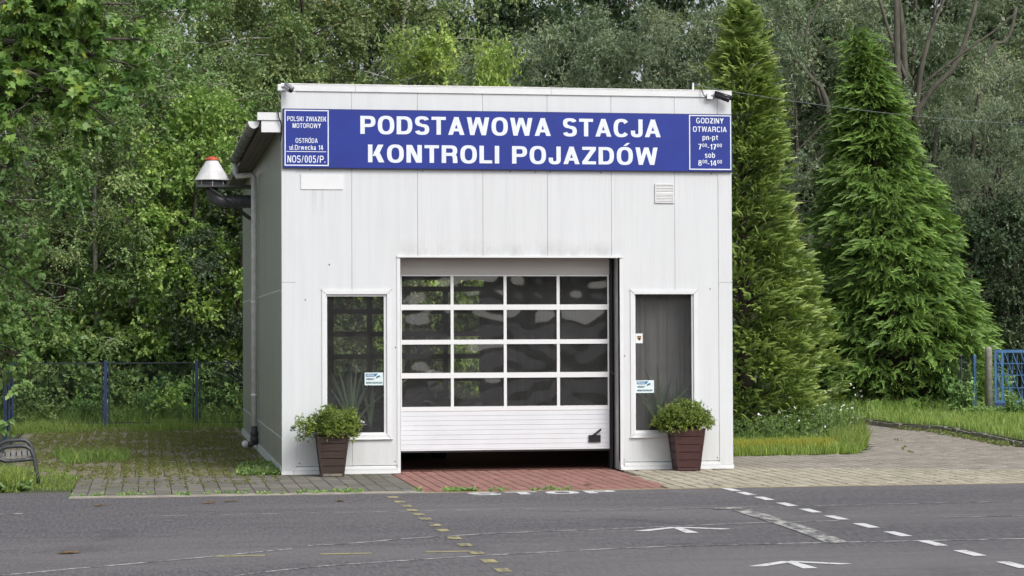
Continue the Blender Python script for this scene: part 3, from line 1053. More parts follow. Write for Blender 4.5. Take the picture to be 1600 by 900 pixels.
# windows with flashed reveals
def window(name, x0, x1, z0, z1, gx0, gx1, gz0, gz1, label):
    wd = MB()
    t = .062
    for a, b, c, d in ((x0, x1, z1 - t, z1), (x0, x1, z0, z0 + t), (x0, x0 + t, z0 + t, z1 - t), (x1 - t, x1, z0 + t, z1 - t)):
        wd.box(a, b, -.016, .03, c, d)
    o = wd.build('window', 'flashing_white', st)
    o['label'] = label
    fr = MB()
    for a, b, c, d in ((x0 + t, x1 - t, gz1, z1 - t), (x0 + t, x1 - t, z0 + t, gz0), (x0 + t, gx0, gz0, gz1), (gx1, x1 - t, gz0, gz1)):
        fr.box(a, b, .018, .09, c, d)
    fr.build('frame', 'pvc_white', o)
    MB().hexa([(x0 - .02, -.04, z0 - .012), (x1 + .02, -.04, z0 - .012), (x1 + .02, .0, z0 - .012), (x0 - .02, .0, z0 - .012),
               (x0 - .02, -.04, z0 - .004), (x1 + .02, -.04, z0 - .004), (x1 + .02, .0, z0 + .004), (x0 - .02, .0, z0 + .004)]).build('sill', 'flashing_white', o)
    for sx in (x0, x1):
        for sz in (z0, z1):
            dx, dz = (.03 if sx == x1 else -.03), (.03 if sz == z1 else -.03)
            MB().tube([(sx - dx * 1.8, -.018, sz - dz * 1.8), (sx + dx * .6, -.018, sz + dz * .6)], .004, 5).build('mitre', 'joint_dark', o)
    pane(gx0 - .004, gx1 + .004, gz0 - .004, gz1 + .004, .055, 'window_glass', o, .0008, 12, 24)
    return o


pane_seed = [0]


def pane(x0, x1, z0, z1, y, mat, parent, amp, nx, nz, bulge=0.0):
    """a slightly uneven sheet of glass"""
    pane_seed[0] += 1
    rg = np.random.default_rng(100 + pane_seed[0])
    u = np.linspace(0, 1, nx + 1)
    v = np.linspace(0, 1, nz + 1)
    U, Vv = np.meshgrid(u, v)
    d = np.zeros_like(U)
    for _ in range(6):
        fx, fz = rg.uniform(.25, 1.5, 2)
        d += rg.uniform(-1, 1) * np.sin(2 * PI * (fx * U + rg.random())) * np.sin(2 * PI * (fz * Vv + rg.random()))
    d = d * amp - bulge * np.sin(PI * U) * np.sin(PI * Vv) * rg.uniform(-.9, 1.3)
    P = np.stack([x0 + (x1 - x0) * U, y + d, z0 + (z1 - z0) * Vv], -1).reshape(-1, 3)
    q = [(j * (nx + 1) + i, j * (nx + 1) + i + 1, (j + 1) * (nx + 1) + i + 1, (j + 1) * (nx + 1) + i) for j in range(nz) for i in range(nx)]
    return link('pane', np_mesh('pane', mat, P, np.array(q), None, True), parent)


window('window', .590, 1.632, .527, 2.765, .668, 1.526, .617, 2.669, 'left window with snake plant behind the pane')
window('window', 5.332, 6.396, .503, 2.763, 5.415, 6.305, .602, 2.694, 'right window with pale curtain behind the pane')

# door reveal
box('reveal', 'flashing_white', st, DX0 - .05, DX0, -.012, .42, 0.0, DZ)
box('reveal', 'flashing_white', st, DX1, DX1 + .05, -.012, .46, 0.0, DZ)
MB().hexa([(DX0 - .05, -.030, DZ - .004), (DX1 + .05, -.030, DZ - .004), (DX1 + .05, .46, DZ + .0), (DX0 - .05, .46, DZ + .0),
           (DX0 - .05, -.030, DZ + .022), (DX1 + .05, -.030, DZ + .022), (DX1 + .05, .46, DZ + .04), (DX0 - .05, .46, DZ + .04)]).build('lintel_flashing', 'flashing_white', st)
box('door_seal', 'seal_black', st, 5.075, 5.125, .345, .50, .0, 3.24)
box('door_seal', 'seal_black', st, 1.776, 1.815, .40, .44, .30, 3.24)
box('header_panel', 'header_grey', st, DX0 + .002, 5.074, .33, .40, 2.99 + .025, DZ - .006)
LX0, LX1, LY = 1.818, 5.070, .35
door = MB()
zs = np.linspace(.335, .915, 9)
for a, b in zip(zs[:-1], zs[1:]):
    door.hexa([(LX0, LY, a + .0018), (LX1, LY, a + .0018), (LX1, LY + .04, a), (LX0, LY + .04, a), (LX0, LY, b - .0018), (LX1, LY, b - .0018), (LX1, LY + .04, b), (LX0, LY + .04, b)])
gd = door.build('garage_door', 'door_white', st)
gd['label'] = 'white sectional door with sixteen dark panes, raised a little'
box('back_skin', 'door_white', gd, LX0, LX1, LY + .012, LY + .038, .336, .914)
box('bottom_seal', 'seal_black', gd, LX0, LX1, LY + .004, LY + .036, .285, .312)
box('rail', 'pvc_white', gd, LX0, LX1, LY - .004, LY + .042, .313, .334)
ZR = [(.916, .984), (1.421, 1.502), (1.939, 2.009), (2.466, 2.548), (2.984, 3.012)]
XS = [(LX0, 1.836), (2.590, 2.636), (3.414, 3.460), (4.246, 4.292), (5.048, LX1)]
for a, b in ZR:
    box('rail', 'pvc_white', gd, LX0, LX1, LY - .006, LY + .044, a, b)
for (a, b), (c, d) in zip(ZR[:-1], ZR[1:]):
    for x0, x1 in XS:
        box('stile', 'pvc_white', gd, x0, x1, LY - .003, LY + .042, b, c)
    for (p, q), (r, s) in zip(XS[:-1], XS[1:]):
        pane(q - .004, r + .004, b - .004, c + .004, LY + .020, 'acrylic_pane', gd, .0026, 28, 18, .010)
lt = box('latch', 'latch_black', gd, 4.74, 4.925, LY - .03, LY - .001, .42, .525)
MB().tube([(4.80, LY - .036, .515), (4.93, LY - .05, .615)], .016, 8).build('lever', 'latch_black', lt)

# ventilation grille
vt = box('vent_grille', 'header_grey', st, 5.729, 6.03, -.012, -.0005, 4.108, 4.402)
for a, b, c, d in ((5.729, 6.03, 4.385, 4.402), (5.729, 6.03, 4.108, 4.125), (5.729, 5.746, 4.1255, 4.3845), (6.013, 6.03, 4.1255, 4.3845), (5.7465, 6.0125, 4.246, 4.264)):
    box('rim', 'vent_white', vt, a, b, -.022, -.0125, c, d)
for i in range(10):
    z = 4.134 + i * .0245 + (.006 if i > 4 else 0)
    MB().hexa([(5.747, -.021, z), (6.012, -.021, z), (6.012, -.0125, z + .004), (5.747, -.0125, z + .004), (5.747, -.019, z + .010), (6.012, -.019, z + .010), (6.012, -.0125, z + .014), (5.747, -.0125, z + .014)]).build('louvre', 'vent_white', vt)

# ------------------------------------------------------------------ signs on the facade
sg = box('sign_board', 'sign_edge', None, .005, 6.95, -.055, -.012, 4.592, 5.487)
tag(sg, 'long blue sign board with big white lettering above the door', 'sign')
for x0, x1 in ((.014, 3.492), (3.496, 6.941)):
    box('sign_face', 'sign_blue', sg, x0, x1, -.060, -.0551, 4.602, 5.478)
YS = -.060
lettering('title_lettering', 'sign_white', sg, 'PODSTAWOWA STACJA', 1.168, 5.812, 5.118, .272, YS, t=.208, th=.175, gap=.11, split=True)
lettering('title_lettering', 'sign_white', sg, 'KONTROLI POJAZDÓW', 1.283, 5.760, 4.690, .268, YS, t=.208, th=.175, gap=.125, split=True)


def frame(x0, x1, z0, z1, w=.016):
    m_ = MB()
    for a, b, c, d in ((x0, x1, z1 - w, z1), (x0, x1, z0, z0 + w), (x0, x0 + w, z0 + w, z1 - w), (x1 - w, x1, z0 + w, z1 - w)):
        m_.poly([(a, YS - .004, c), (b, YS - .004, c), (b, YS - .004, d), (a, YS - .004, d)])
    return m_.build('border', 'sign_white', sg)


frame(.030, .692, 4.628, 5.468)
frame(6.262, 6.932, 4.622, 5.470)
for t_, a, b, z, cap in (('POLSKI ZWIAZEK', .070, .655, 5.298, .070), ('MOTOROWY', .150, .575, 5.196, .070), ('OSTRÓDA', .194, .526, 4.972, .070),
                         ('ul.Drwecka 14', .104, .608, 4.866, .074), ('NOS/005/P.', .072, .640, 4.676, .106),
                         ('GODZINY', 6.375, 6.812, 5.342, .082), ('OTWARCIA', 6.323, 6.860, 5.210, .082), ('pn-pt', 6.474, 6.722, 5.084, .082), ('sob', 6.512, 6.672, 4.810, .082)):
    lettering('small_lettering', 'sign_white', sg, t_, a, b, z, cap, YS, t=.165, th=.14, gap=.15)
lettering('small_lettering', 'sign_white', sg, [('7', 1, 0), ('00', .62, .45), ('-17', 1, 0), ('00', .62, .45)], 6.405, 6.782, 4.938, .084, YS, t=.16, th=.13, gap=.14)
lettering('small_lettering', 'sign_white', sg, [('8', 1, 0), ('00', .62, .45), ('-14', 1, 0), ('00', .62, .45)], 6.405, 6.782, 4.685, .084, YS, t=.16, th=.13, gap=.14)
MB().poly([(.060, YS - .004, 4.836), (.652, YS - .004, 4.836), (.652, YS - .004, 4.846), (.060, YS - .004, 4.846)]).build('underline', 'sign_white', sg)
tag(box('blank_plate', 'plate_white', None, .278, .912, -.012, -.0008, 4.280, 4.505), 'blank white plate below the left end of the blue sign', 'plate')


bolt_me = MB().lathe((0, 0, 0), [(.010, 0), (.010, .004), (.006, .008)], 8).mesh('fixing', 'steel_dark')
for x, z in ((.42, 4.572), (2.12, 4.568), (3.47, 4.57), (3.86, 4.566), (4.09, 4.572), (4.88, 4.568), (6.63, 4.57), (.70, 3.15), (.34, 2.62), (6.60, 2.78), (6.58, .86), (5.24, 1.75), (1.70, 1.9), (.25, .17), (6.70, .17), (1.69, .18), (5.22, .16)):
    link('fixing', bolt_me, st, (x, .0, z)).rotation_euler = (PI / 2, 0, 0)

# stickers on the glass
def monitor_sticker(x0, z0, w, h, label):
    y = .044
    s_ = box('window_sticker', 'sticker_paper', None, x0, x0 + w, y, y + .002, z0, z0 + h)
    tag(s_, label, 'sticker', 'surveillance notices on the windows')
    m_ = MB()
    m_.poly([(x0 + .014, y - .001, z0 + h * .68), (x0 + w * .55, y - .001, z0 + h * .68), (x0 + w * .72, y - .001, z0 + h * .92), (x0 + .014, y - .001, z0 + h * .92)])
    m_.build('header_band', 'sticker_blue', s_)
    lettering('lettering', 'sticker_paper', s_, 'UWAGA!', x0 + .024, x0 + w * .5, z0 + h * .735, h * .14, y - .001, t=.2)
    lettering('lettering', 'sticker_ink', s_, 'OBIEKT', x0 + .022, x0 + w * .52, z0 + h * .42, h * .15, y, t=.2)
    lettering('lettering', 'sticker_ink', s_, 'MONITOROWANY', x0 + .022, x0 + w - .02, z0 + h * .13, h * .14, y, t=.2)
    MB().tube([(x0 + w * .62, y - .002, z0 + h * .62), (x0 + w * .80, y - .002, z0 + h * .74)], .012, 8).build('camera_symbol', 'sticker_ink', s_)
    return s_


monitor_sticker(1.236, 1.328, .286, .192, 'pale blue surveillance notice stuck inside the left window')
monitor_sticker(5.422, 1.178, .288, .194, 'pale blue surveillance notice stuck inside the right window')
s_ = box('crest_sticker', 'plate_white', None, 5.424, 5.535, .044, .046, 1.944, 2.094)
tag(s_, 'small white sticker with a gold and black shield in the right window', 'sticker')
cx, cz = 5.480, 2.02
MB().poly([(cx - .032, .043, cz + .036), (cx - .032, .043, cz - .004), (cx, .043, cz - .042), (cx + .032, .043, cz - .004), (cx + .032, .043, cz + .036)]).build('shield', 'crest_gold', s_)
MB().poly([(cx - .026, .0424, cz - .006), (cx, .0424, cz - .034), (cx + .026, .0424, cz - .006), (cx + .010, .0424, cz + .012), (cx - .012, .0424, cz + .006)]).build('emblem', 'crest_dark', s_)
MB().poly([(cx - .028, .0424, cz + .022), (cx + .028, .0424, cz + .022), (cx + .028, .0424, cz + .032), (cx - .028, .0424, cz + .032)]).build('emblem', 'crest_dark', s_)


# ------------------------------------------------------------------ cameras, wire, exhaust fan
def bullet_camera(loc, label, box_at, a, b, body='camera_grey'):
    c_ = empty('security_camera', label, 'camera', loc)
    MB().box(*box_at).build('junction_box', 'pvc_white', c_)
    a, b = Vector(a), Vector(b)
    d = (b - a).normalized()
    bd = MB().tube([a, a + d * .02, b - d * .03, b], [.030, .042, .042, .044], 14).build('housing', body, c_, True)
    MB().tube([b + d * .001, b + d * .006], .040, 14).build('lens', 'camera_black', bd)
    up = Vector((0, 0, 1))
    MB().tube([a + up * .036, b + up * .044 + d * .05], [.030, .036], 8).build('sun_shield', body, bd, True)
    MB().tube([((box_at[0] + box_at[1]) / 2, box_at[2] + .02, (box_at[4] + box_at[5]) / 2), a], .018, 8).build('arm', 'camera_grey', c_)
    return c_


bullet_camera((-.02, -.02, 5.75), 'grey security camera at the left roof corner, looking down', (-.05, .04, -.05, .05, .005, .10), (.07, -.07, .06), (.135, -.20, -.005))
c_ = bullet_camera((6.58, -.02, 5.76), 'dark security camera at the right roof corner, pointing right', (-.03, .055, -.06, .018, -.04, .045), (.09, -.06, .025), (.295, -.14, -.06), 'camera_black')
MB().tube([(-.03, -.05, -.02), (-.08, -.06, .01), (-.11, -.05, .08), (-.12, -.03, .14)], .008, 6).build('lead', 'cable_black', c_)
mast = MB().tube([(6.37, .10, H - .01), (6.37, .10, H + .13)], .016, 8).build('wire_post', 'flashing_white')
tag(mast, 'short white post on the roof edge holding the overhead wire', 'post')
A0 = Vector((6.37, .10, H + .10))
A1 = Vector((wx(1640, 4.0), 4.0, wz(1640, 195, 4.0)))
mb = MB()
mb.tube([A0.lerp(A1, t) - Vector((0, 0, .30 * 4 * t * (1 - t) * .35)) for t in np.linspace(0, 1, 24)], .0045, 6)
tag(mb.build('overhead_wire', 'cable_grey'), 'thin grey overhead wire running from the roof to the right', 'wire')
tag(MB().tube([(-.03, -.02, 5.58), (-.07, -.03, 5.50), (-.055, -.035, 5.36), (-.01, -.02, 5.24), (-.02, .0, 5.0)], .010, 7).build('loose_cable', 'cable_black', None, True), 'black cable looping beside the left end of the blue sign', 'cable')

FY = 9.6
fan = empty('exhaust_fan', 'white cone exhaust fan with red cap on a bracket at the left wall', 'fan', (-.76, FY, 4.95))
MB().lathe((0, 0, .115), [(.335, 0), (.345, .006), (.335, .02), (.30, .08), (.125, .375), (.12, .39)], 28).build('cone', 'fan_white', fan, True)
MB().lathe((0, 0, .507), [(.128, 0), (.132, .012), (.118, .045), (.075, .072), (.02, .084)], 24).build('cap', 'fan_red', fan, True)
MB().lathe((0, 0, .03), [(.26, 0), (.27, .02), (.27, .075), (.25, .084)], 24).build('collar', 'duct_black', fan, True)
for a in range(8):
    MB().tube([(.29 * math.cos(a * PI / 4), .29 * math.sin(a * PI / 4), .0), (.29 * math.cos(a * PI / 4), .29 * math.sin(a * PI / 4), .12)], .007, 6).build('spacer', 'fan_white', fan)
box('shelf', 'steel_dark', fan, -.28, .755, -.28, .28, -.02, .028)
for s in (-.22, .22):
    MB().hexa([(-.05, s - .02, -.06), (.0, s - .02, -.06), (.0, s + .02, -.06), (-.05, s + .02, -.06), (-.05, s - .02, -.022), (.0, s - .02, -.022), (.0, s + .02, -.022), (-.05, s + .02, -.022)]).build('lug', 'steel_dark', fan)
    MB().tube([(-.02, s, -.05), (.75, s, -.62)], .022, 6).build('brace', 'steel_dark', fan)
path = [(0, 0, -.03)] + [(.22 - .22 * math.cos(a), 0, -.06 - .22 * math.sin(a)) for a in np.linspace(.1, PI / 2, 8)] + [(.45, 0, -.28), (.50, 0, -.28)]
MB().tube(path, .115, 18).build('duct_elbow', 'duct_black', fan, True)
pth, rd_ = [], []
for i in range(37):
    pth.append((.36 + i * .39 / 36, 0, -.28))
    rd_.append(.122 if i % 4 < 2 else .132)
MB().tube(pth, rd_, 18).build('duct_hose', 'duct_black', fan)

# ------------------------------------------------------------------ planters
def planter(loc, top, bot, h, mat, label, pale=False):
    p = empty('planter', label, 'planter', loc)
    t = .022
    n = 5

    def hw(z):
        return bot / 2 + (top - bot) / 2 * z / h
    zs = [.05 + (h - .05) * i / n for i in range(n + 1)]
    for i in range(n):
        a, b = zs[i] + .004, zs[i + 1] - .004
        wa, wb = hw(a), hw(b)
        off = .004 * (i % 2)
        for r in range(4):
            m_ = MB().hexa([(-wa, -wa - off, a), (wa, -wa - off, a), (wa - t, -wa + t, a), (-wa + t, -wa + t, a), (-wb, -wb - off, b), (wb, -wb - off, b), (wb - t, -wb + t, b), (-wb + t, -wb + t, b)])
            c, s = math.cos(r * PI / 2), math.sin(r * PI / 2)
            m_.v = [(x * c - y * s, x * s + y * c, z) for x, y, z in m_.v]
            m_.build('plank', mat, p)
    for sx in (-1, 1):
        for sy in (-1, 1):
            wa, wb = hw(0) + .006, hw(h) + .006
            MB().tube([(sx * (wa - .012), sy * (wa - .012), .0), (sx * (wb - .012), sy * (wb - .012), h)], .02, 4).build('corner_post', mat, p)
    box('base_board', 'pot_base_pale' if pale else mat, p, -bot / 2 - .004, bot / 2 + .004, -bot / 2 - .004, bot / 2 + .004, .008, .046)
    w = hw(h * .9) - t - .001
    sheet('soil', 'soil', [(-w, -w), (w, -w), (w, w), (-w, w)], h * .93, p)
    return p


planter((.70, -.42, 0), .455, .315, .60, 'pot_wood_old', 'weathered dark brown planter with flaking paint left of the door', True)
planter((6.13, -.30, 0), .470, .330, .645, 'pot_wood_red', 'smooth reddish brown planter right of the door')


# ------------------------------------------------------------------ foliage generators
def nrmz(a):
    return a / np.maximum(np.linalg.norm(a, axis=-1, keepdims=True), 1e-9)


def rand_dir(rg, n, flat=1.0):
    d = rg.normal(size=(n, 3))
    d[:, 2] *= flat
    return nrmz(d)


LOBED = np.array([(0, 0), (.20, -.10), (.50, .02), (.36, .22), (.52, .50), (.22, .52), (0, 1.0), (-.22, .52), (-.52, .50), (-.36, .22), (-.50, .02), (-.20, -.10)])


def foliage(name, mat, O, Dv, Lt, k, ll, lw, hang, tilt, droop, ctint, seed, lobed=False, spread=.5):
    rg = np.random.default_rng(seed)
    n = len(O)
    N = n * k
    O = np.repeat(O, k, 0)
    Dv = np.repeat(Dv, k, 0)
    Lt = np.repeat(Lt, k)
    ct = np.repeat(ctint, k)
    t = rg.uniform(.12, 1.0, N)
    s = Lt * t
    pos = O + Dv * s[:, None]
    pos[:, 2] -= droop * s * s
    ld = Dv * .55 + rg.normal(size=(N, 3)) * spread
    ld[:, 2] -= hang
    ld = nrmz(ld)
    nn = rg.normal(size=(N, 3)) * tilt
    nn[:, 2] += 1.0
    nn += Dv * .9
    nn[:, 1] -= .25
    nn = nrmz(nn - ld * (nn * ld).sum(1, keepdims=True))
    sd_ = np.cross(ld, nn)
    L = ll * rg.uniform(.65, 1.2, N)[:, None]
    Wd = lw * rg.uniform(.7, 1.15, N)[:, None]
    if lobed:
        T = LOBED
        V = pos[:, None] + ld[:, None] * (T[None, :, 1:2] * L[:, None]) + sd_[:, None] * (T[None, :, 0:1] * Wd[:, None])
        V = V - nn[:, None] * (np.abs(T[None, :, 0:1]) * .35 * L[:, None])
        q = np.arange(N * len(T)).reshape(N, len(T))
        V = V.reshape(-1, 3)
    else:
        b = pos
        l = pos + ld * L * .42 + sd_ * Wd * .5 + nn * Wd * .12
        r = pos + ld * L * .42 - sd_ * Wd * .5 + nn * Wd * .12
        tp = pos + ld * L
        V = np.stack([b, r, tp, l], 1).reshape(-1, 3)
        q = np.arange(N * 4).reshape(N, 4)
    tint = np.clip(ct + rg.normal(size=N) * .17, 0, .97)
    sp = rg.random(N) < .012
    tint[sp] = 1.0
    return np_mesh(name, mat, V, q, tint)


def bez(a, b, c, n=6):
    return [tuple(((1 - t) ** 2) * np.array(a) + 2 * t * (1 - t) * np.array(b) + t * t * np.array(c)) for t in np.linspace(0, 1, n)]


SPEC = dict(
    linden=dict(mat='leaf_linden', bark='bark_brown', cb=.08, rx=.34, limbs=42, subs=8, cr=.55, tw=12, k=15, ll=.100, lw=.082, hang=.5, tilt=.55, droop=.25, prof='oval'),
    birch=dict(mat='leaf_birch', bark='bark_birch', cb=.10, rx=.24, limbs=46, subs=8, cr=.75, tw=11, k=17, ll=.082, lw=.060, hang=.9, tilt=.8, droop=.9, prof='oval'),
    young=dict(mat='leaf_young', bark='bark_grey', cb=.06, rx=.26, limbs=32, subs=7, cr=.48, tw=11, k=13, ll=.100, lw=.064, hang=.25, tilt=.55, droop=.1, prof='cone'),
    oak=dict(mat='leaf_oak', bark='bark_brown', cb=.12, rx=.33, limbs=42, subs=8, cr=.55, tw=14, k=14, ll=.100, lw=.074, hang=.2, tilt=.6, droop=.1, prof='oval'),
    willow=dict(mat='leaf_willow', bark='bark_grey', cb=.14, rx=.36, limbs=40, subs=8, cr=.70, tw=14, k=15, ll=.130, lw=.040, hang=.35, tilt=.9, droop=.35, prof='oval'),
    dark=dict(mat='leaf_dark_shade', bark='bark_brown', cb=.05, rx=.30, limbs=38, subs=8, cr=.60, tw=12, k=14, ll=.110, lw=.082, hang=.4, tilt=.6, droop=.3, prof='oval'),
)


def profile(kind, u):
    if kind == 'cone':
        return .25 + .95 * (1 - u) ** .8
    return .30 + .85 * math.sin(PI * min(1, .10 + u * .88)) ** .7


def make_tree(kind, h, seed, lean=0.0, stems=None, rx=None):
    sp = SPEC[kind]
    rg = np.random.default_rng(seed)
    root = empty(kind + '_tree')
    mb = MB()
    R_ = (rx or sp['rx'] * h)
    az0 = rg.uniform(0, 2 * PI)
    lv = np.array([math.cos(az0), math.sin(az0), 0]) * lean * h
    tr = []
    for t in np.linspace(0, 1, 9):
        p = np.array([0, 0, h * .93 * t]) + lv * t + np.append(rg.normal(size=2) * .012 * h * t, 0)
        tr.append(p)
    r0_ = .010 * h + .03
    mb.tube(tr, [r0_ * (1.25 if i == 0 else 1) * (1 - .93 * (i / 8.0) ** .9) + .008 for i in range(9)], 8)
    for s_ in (stems or []):
        mb.tube(s_[0], s_[1], 8)
    C, CR = [], []
    nl = sp['limbs']
    for i in range(nl):
        u = (i + rg.uniform(0, .8)) / nl
        hf = sp['cb'] + (1 - sp['cb']) * u
        az = i * 2.39996 + rg.uniform(-.3, .3)
        z = h * .93 * min(hf, .99)
        f = min(hf, .99) * 8
        a = tr[int(f)] * (1 - f % 1) + tr[min(int(f) + 1, 8)] * (f % 1)
        ln = R_ * profile(sp['prof'], u) * rg.uniform(.72, 1.12)
        rise = rg.uniform(.05, .55) * (.5 + .6 * u)
        hd = np.array([math.cos(az), math.sin(az), 0])
        st_ = a - np.array([0, 0, ln * .18])
        e = st_ + hd * ln + np.array([0, 0, ln * rise])
        m_ = st_ + hd * ln * .45 + np.array([0, 0, ln * (rise * .9 + .12)])
        pth = bez(st_, m_, e, 6)
        rl = max(.010, r0_ * .26 * (1 - .7 * u))
        mb.tube(pth, [rl * (1 - .8 * j / 5) + .004 for j in range(6)], 5, False)
        for j in range(sp['subs']):
            t = .45 + .55 * (j + rg.random()) / sp['subs']
            tt = t * 5
            i0 = min(4, int(tt))
            q = np.array(pth[i0]) * (1 - (tt - i0)) + np.array(pth[i0 + 1]) * (tt - i0)
            off = rg.normal(size=3) * np.array([.30, .30, .24]) * (.5 + .16 * h ** .5 * 1.0) * (1.15 - .4 * t)
            c = q + off
            if c[2] < .3:
                c[2] = .3 + rg.random() * .4
            if j % 2 == 0:
                mb.tube([q, q + off * .55 + np.array([0, 0, .05]), c], [.010, .007, .004], 4, False)
            C.append(c)
            CR.append(sp['cr'] * rg.uniform(.65, 1.25))
    C = np.array(C)
    CR = np.array(CR)
    n = len(C)
    tw = sp['tw']
    ct = np.clip(rg.normal(.52, .18, n), .05, .9)
    cc = np.repeat(C, tw, 0)
    d = rand_dir(rg, n * tw, .75)
    d[:, 2] += .12
    d = nrmz(d)
    Lt = np.repeat(CR, tw) * rg.uniform(.6, 1.1, n * tw)
    O_ = cc + rg.normal(size=(n * tw, 3)) * .10 * np.repeat(CR, tw)[:, None]
    mb.build('trunk', sp['bark'], root, True)
    me = foliage('crown', sp['mat'], O_, d, Lt, sp['k'], sp['ll'], sp['lw'], sp['hang'], sp['tilt'], sp['droop'], np.repeat(ct, tw), seed + 5)
    link('crown', me, root)
    return root


def copy_tree(src, name=None):
    r = src.copy()
    if name:
        r.name = name
    COL.objects.link(r)
    for ch in list(src.children):
        c = ch.copy()
        COL.objects.link(c)
        c.parent = r
    for key in ('label', 'category', 'group'):
        if key in r:
            del r[key]
    return r


used = {}


def plant_tree(kind, seed, h0, px, y, h, label, rot=0.0, wide=1.0, group='trees behind the station', lean=0.0, rx=None):
    key = (kind, seed)
    if key not in used:
        used[key] = make_tree(kind, h0, seed, lean, None, rx)
        o = used[key]
    else:
        o = copy_tree(used[key])
    s = h / h0
    o.location = (wx(px, y), y, -.05)
    o.rotation_euler = (0, 0, rot)
    o.scale = (s * wide, s * wide, s)
    return tag(o, label, 'tree', group)


# ---- conifers built from flat sprays
def spray_template(L=.36, m=13, rise=.16, drp=.34, w=.034, sl=.15):
    V, Q, T = [], [], []
    for i in range(m):
        s = .10 + .86 * i / (m - 1)
        p = np.array([s * L, 0, rise * s * L * 2 - drp * s * s * L])
        side = 1 if i % 2 else -1
        a = math.radians(48 - 34 * s) * side if i < m - 1 else 0
        ln = sl * (1.15 - .75 * s) if i < m - 1 else .09
        d = np.array([math.cos(a), math.sin(a), -.25 * s])
        d /= np.linalg.norm(d)
        sd_ = np.array([-math.sin(a), math.cos(a), 0])
        k = len(V)
        V += [p, p + d * ln * .5 - sd_ * w * .5, p + d * ln + np.array([0, 0, -.25 * ln]), p + d * ln * .5 + sd_ * w * .5]
        Q.append((k, k + 1, k + 2, k + 3))
        T.append(.04 + .78 * s)
    return np.array(V), np.array(Q), np.array(T)


def conifer(name, mat, bark, h, R_, seed, boughs, per, L, prof, upr, spread, drp, label, loc, sl=.15, w=.034, inner=.25, tmean=0.0, face=0.0, leanx=0.0):
    rg = np.random.default_rng(seed)
    root = empty(name, label, 'tree', loc)
    V0, Q0, T0 = spray_template(L, 13, .16, drp, w, sl)
    # boughs spread over the crown surface, denser where it is wide
    v = []
    while len(v) < boughs:
        a = rg.random()
        if rg.random() < prof(a) / prof(0) + .06:
            v.append(a)
    v = np.array(v)
    az = rg.uniform(0, 2 * PI, boughs)
    lump = 1 + .08 * np.sin(az * 3 + v * 9 + seed) + .08 * np.sin(az * 7 - v * 23) + .05 * np.sin(az * 11 + v * 41)
    inn = np.where(rg.random(boughs) < inner, rg.uniform(.45, .8, boughs), rg.uniform(.76, 1.10, boughs))
    rad = np.array([prof(a) for a in v]) * R_ * lump * inn
    z = .12 + v * h * .97
    out = np.stack([np.cos(az), np.sin(az), np.zeros(boughs)], 1)
    tan = np.stack([-np.sin(az), np.cos(az), np.zeros(boughs)], 1)
    tip = out * rad[:, None]
    tip[:, 2] = z
    tip[:, 0] += leanx * v
    n = boughs * per
    lat = rg.normal(size=n) * spread
    back = np.abs(rg.normal(size=n)) * spread * 1.1
    o_ = np.repeat(out, per, 0)
    t_ = np.repeat(tan, per, 0)
    pos = np.repeat(tip, per, 0) + t_ * lat[:, None] - o_ * (back + L * .7)[:, None]
    pos[:, 2] += -.35 * np.abs(lat) + rg.normal(size=n) * spread * .35 - back * .1 * (1 - upr)
    ax = o_ + t_ * (lat / spread * .42)[:, None] + rg.normal(size=(n, 3)) * .16
    ax[:, 2] += upr + rg.normal(size=n) * .12
    ax = nrmz(ax)
    upv = rg.normal(size=(n, 3)) * .32 + o_ * face
    upv[:, 2] += 1.0 - face
    upv = nrmz(upv - ax * (upv * ax).sum(1, keepdims=True))
    sdv = np.cross(upv, ax)
    sc_ = rg.uniform(.7, 1.2, n)
    X = V0[None] * sc_[:, None, None]
    V = pos[:, None] + X[..., 0:1] * ax[:, None] + X[..., 1:2] * sdv[:, None] + X[..., 2:3] * upv[:, None]
    Q = Q0[None] + (np.arange(n) * len(V0))[:, None, None]
    bt = np.repeat(rg.normal(0, .10, boughs), per)
    T = np.clip(T0[None] + tmean + bt[:, None] + rg.normal(size=(n, len(T0))) * .08, 0, .97)
    link('crown', np_mesh('crown', mat, V.reshape(-1, 3), Q.reshape(-1, 4), T.ravel()), root)
    mb = MB()
    mb.tube([(0, 0, -.1), (leanx * .3, 0, h * .3), (leanx * .65, .02, h * .65), (leanx * .97, 0, h * .97)], [.16, .12, .07, .012], 8)
    for i in range(0, boughs, 6):
        mb.tube([(leanx * v[i], 0, max(.1, z[i] - rad[i] * .25)), tuple(tip[i] * np.array([.55, .55, 1]) - np.array([0, 0, rad[i] * .08])), tuple(tip[i] - out[i] * L)], [.03, .018, .008], 4, False)
    mb.build('trunk', bark, root, True)
    return root


ty = 10.2
conifer('thuja_tree', 'leaf_thuja', 'bark_brown', wz(1160, -14, ty) + .05, 2.0, 31, 820, 21, .17,
        lambda a: (1 - a) ** .62 * (.93 + .12 * math.sin(a * 9)) + .015, 0.45, .17, .42,
        'tall yellow green thuja right beside the white station', (wx(1162, ty), ty, -.03), sl=.080, w=.027, inner=.25, tmean=.08, face=.52)
cy = 20.8
conifer('cypress_tree', 'leaf_cypress', 'bark_brown', wz(1345, 34, cy) + .05, 3.0, 41, 900, 27, .25,
        lambda a: (1 - a) ** .76 + .02, .10, .23, .80, 'tall broad green false cypress with pointed top', (wx(1405, cy), cy, -.03), sl=.105, w=.031, inner=.22, tmean=.10, face=.42, leanx=-.98)

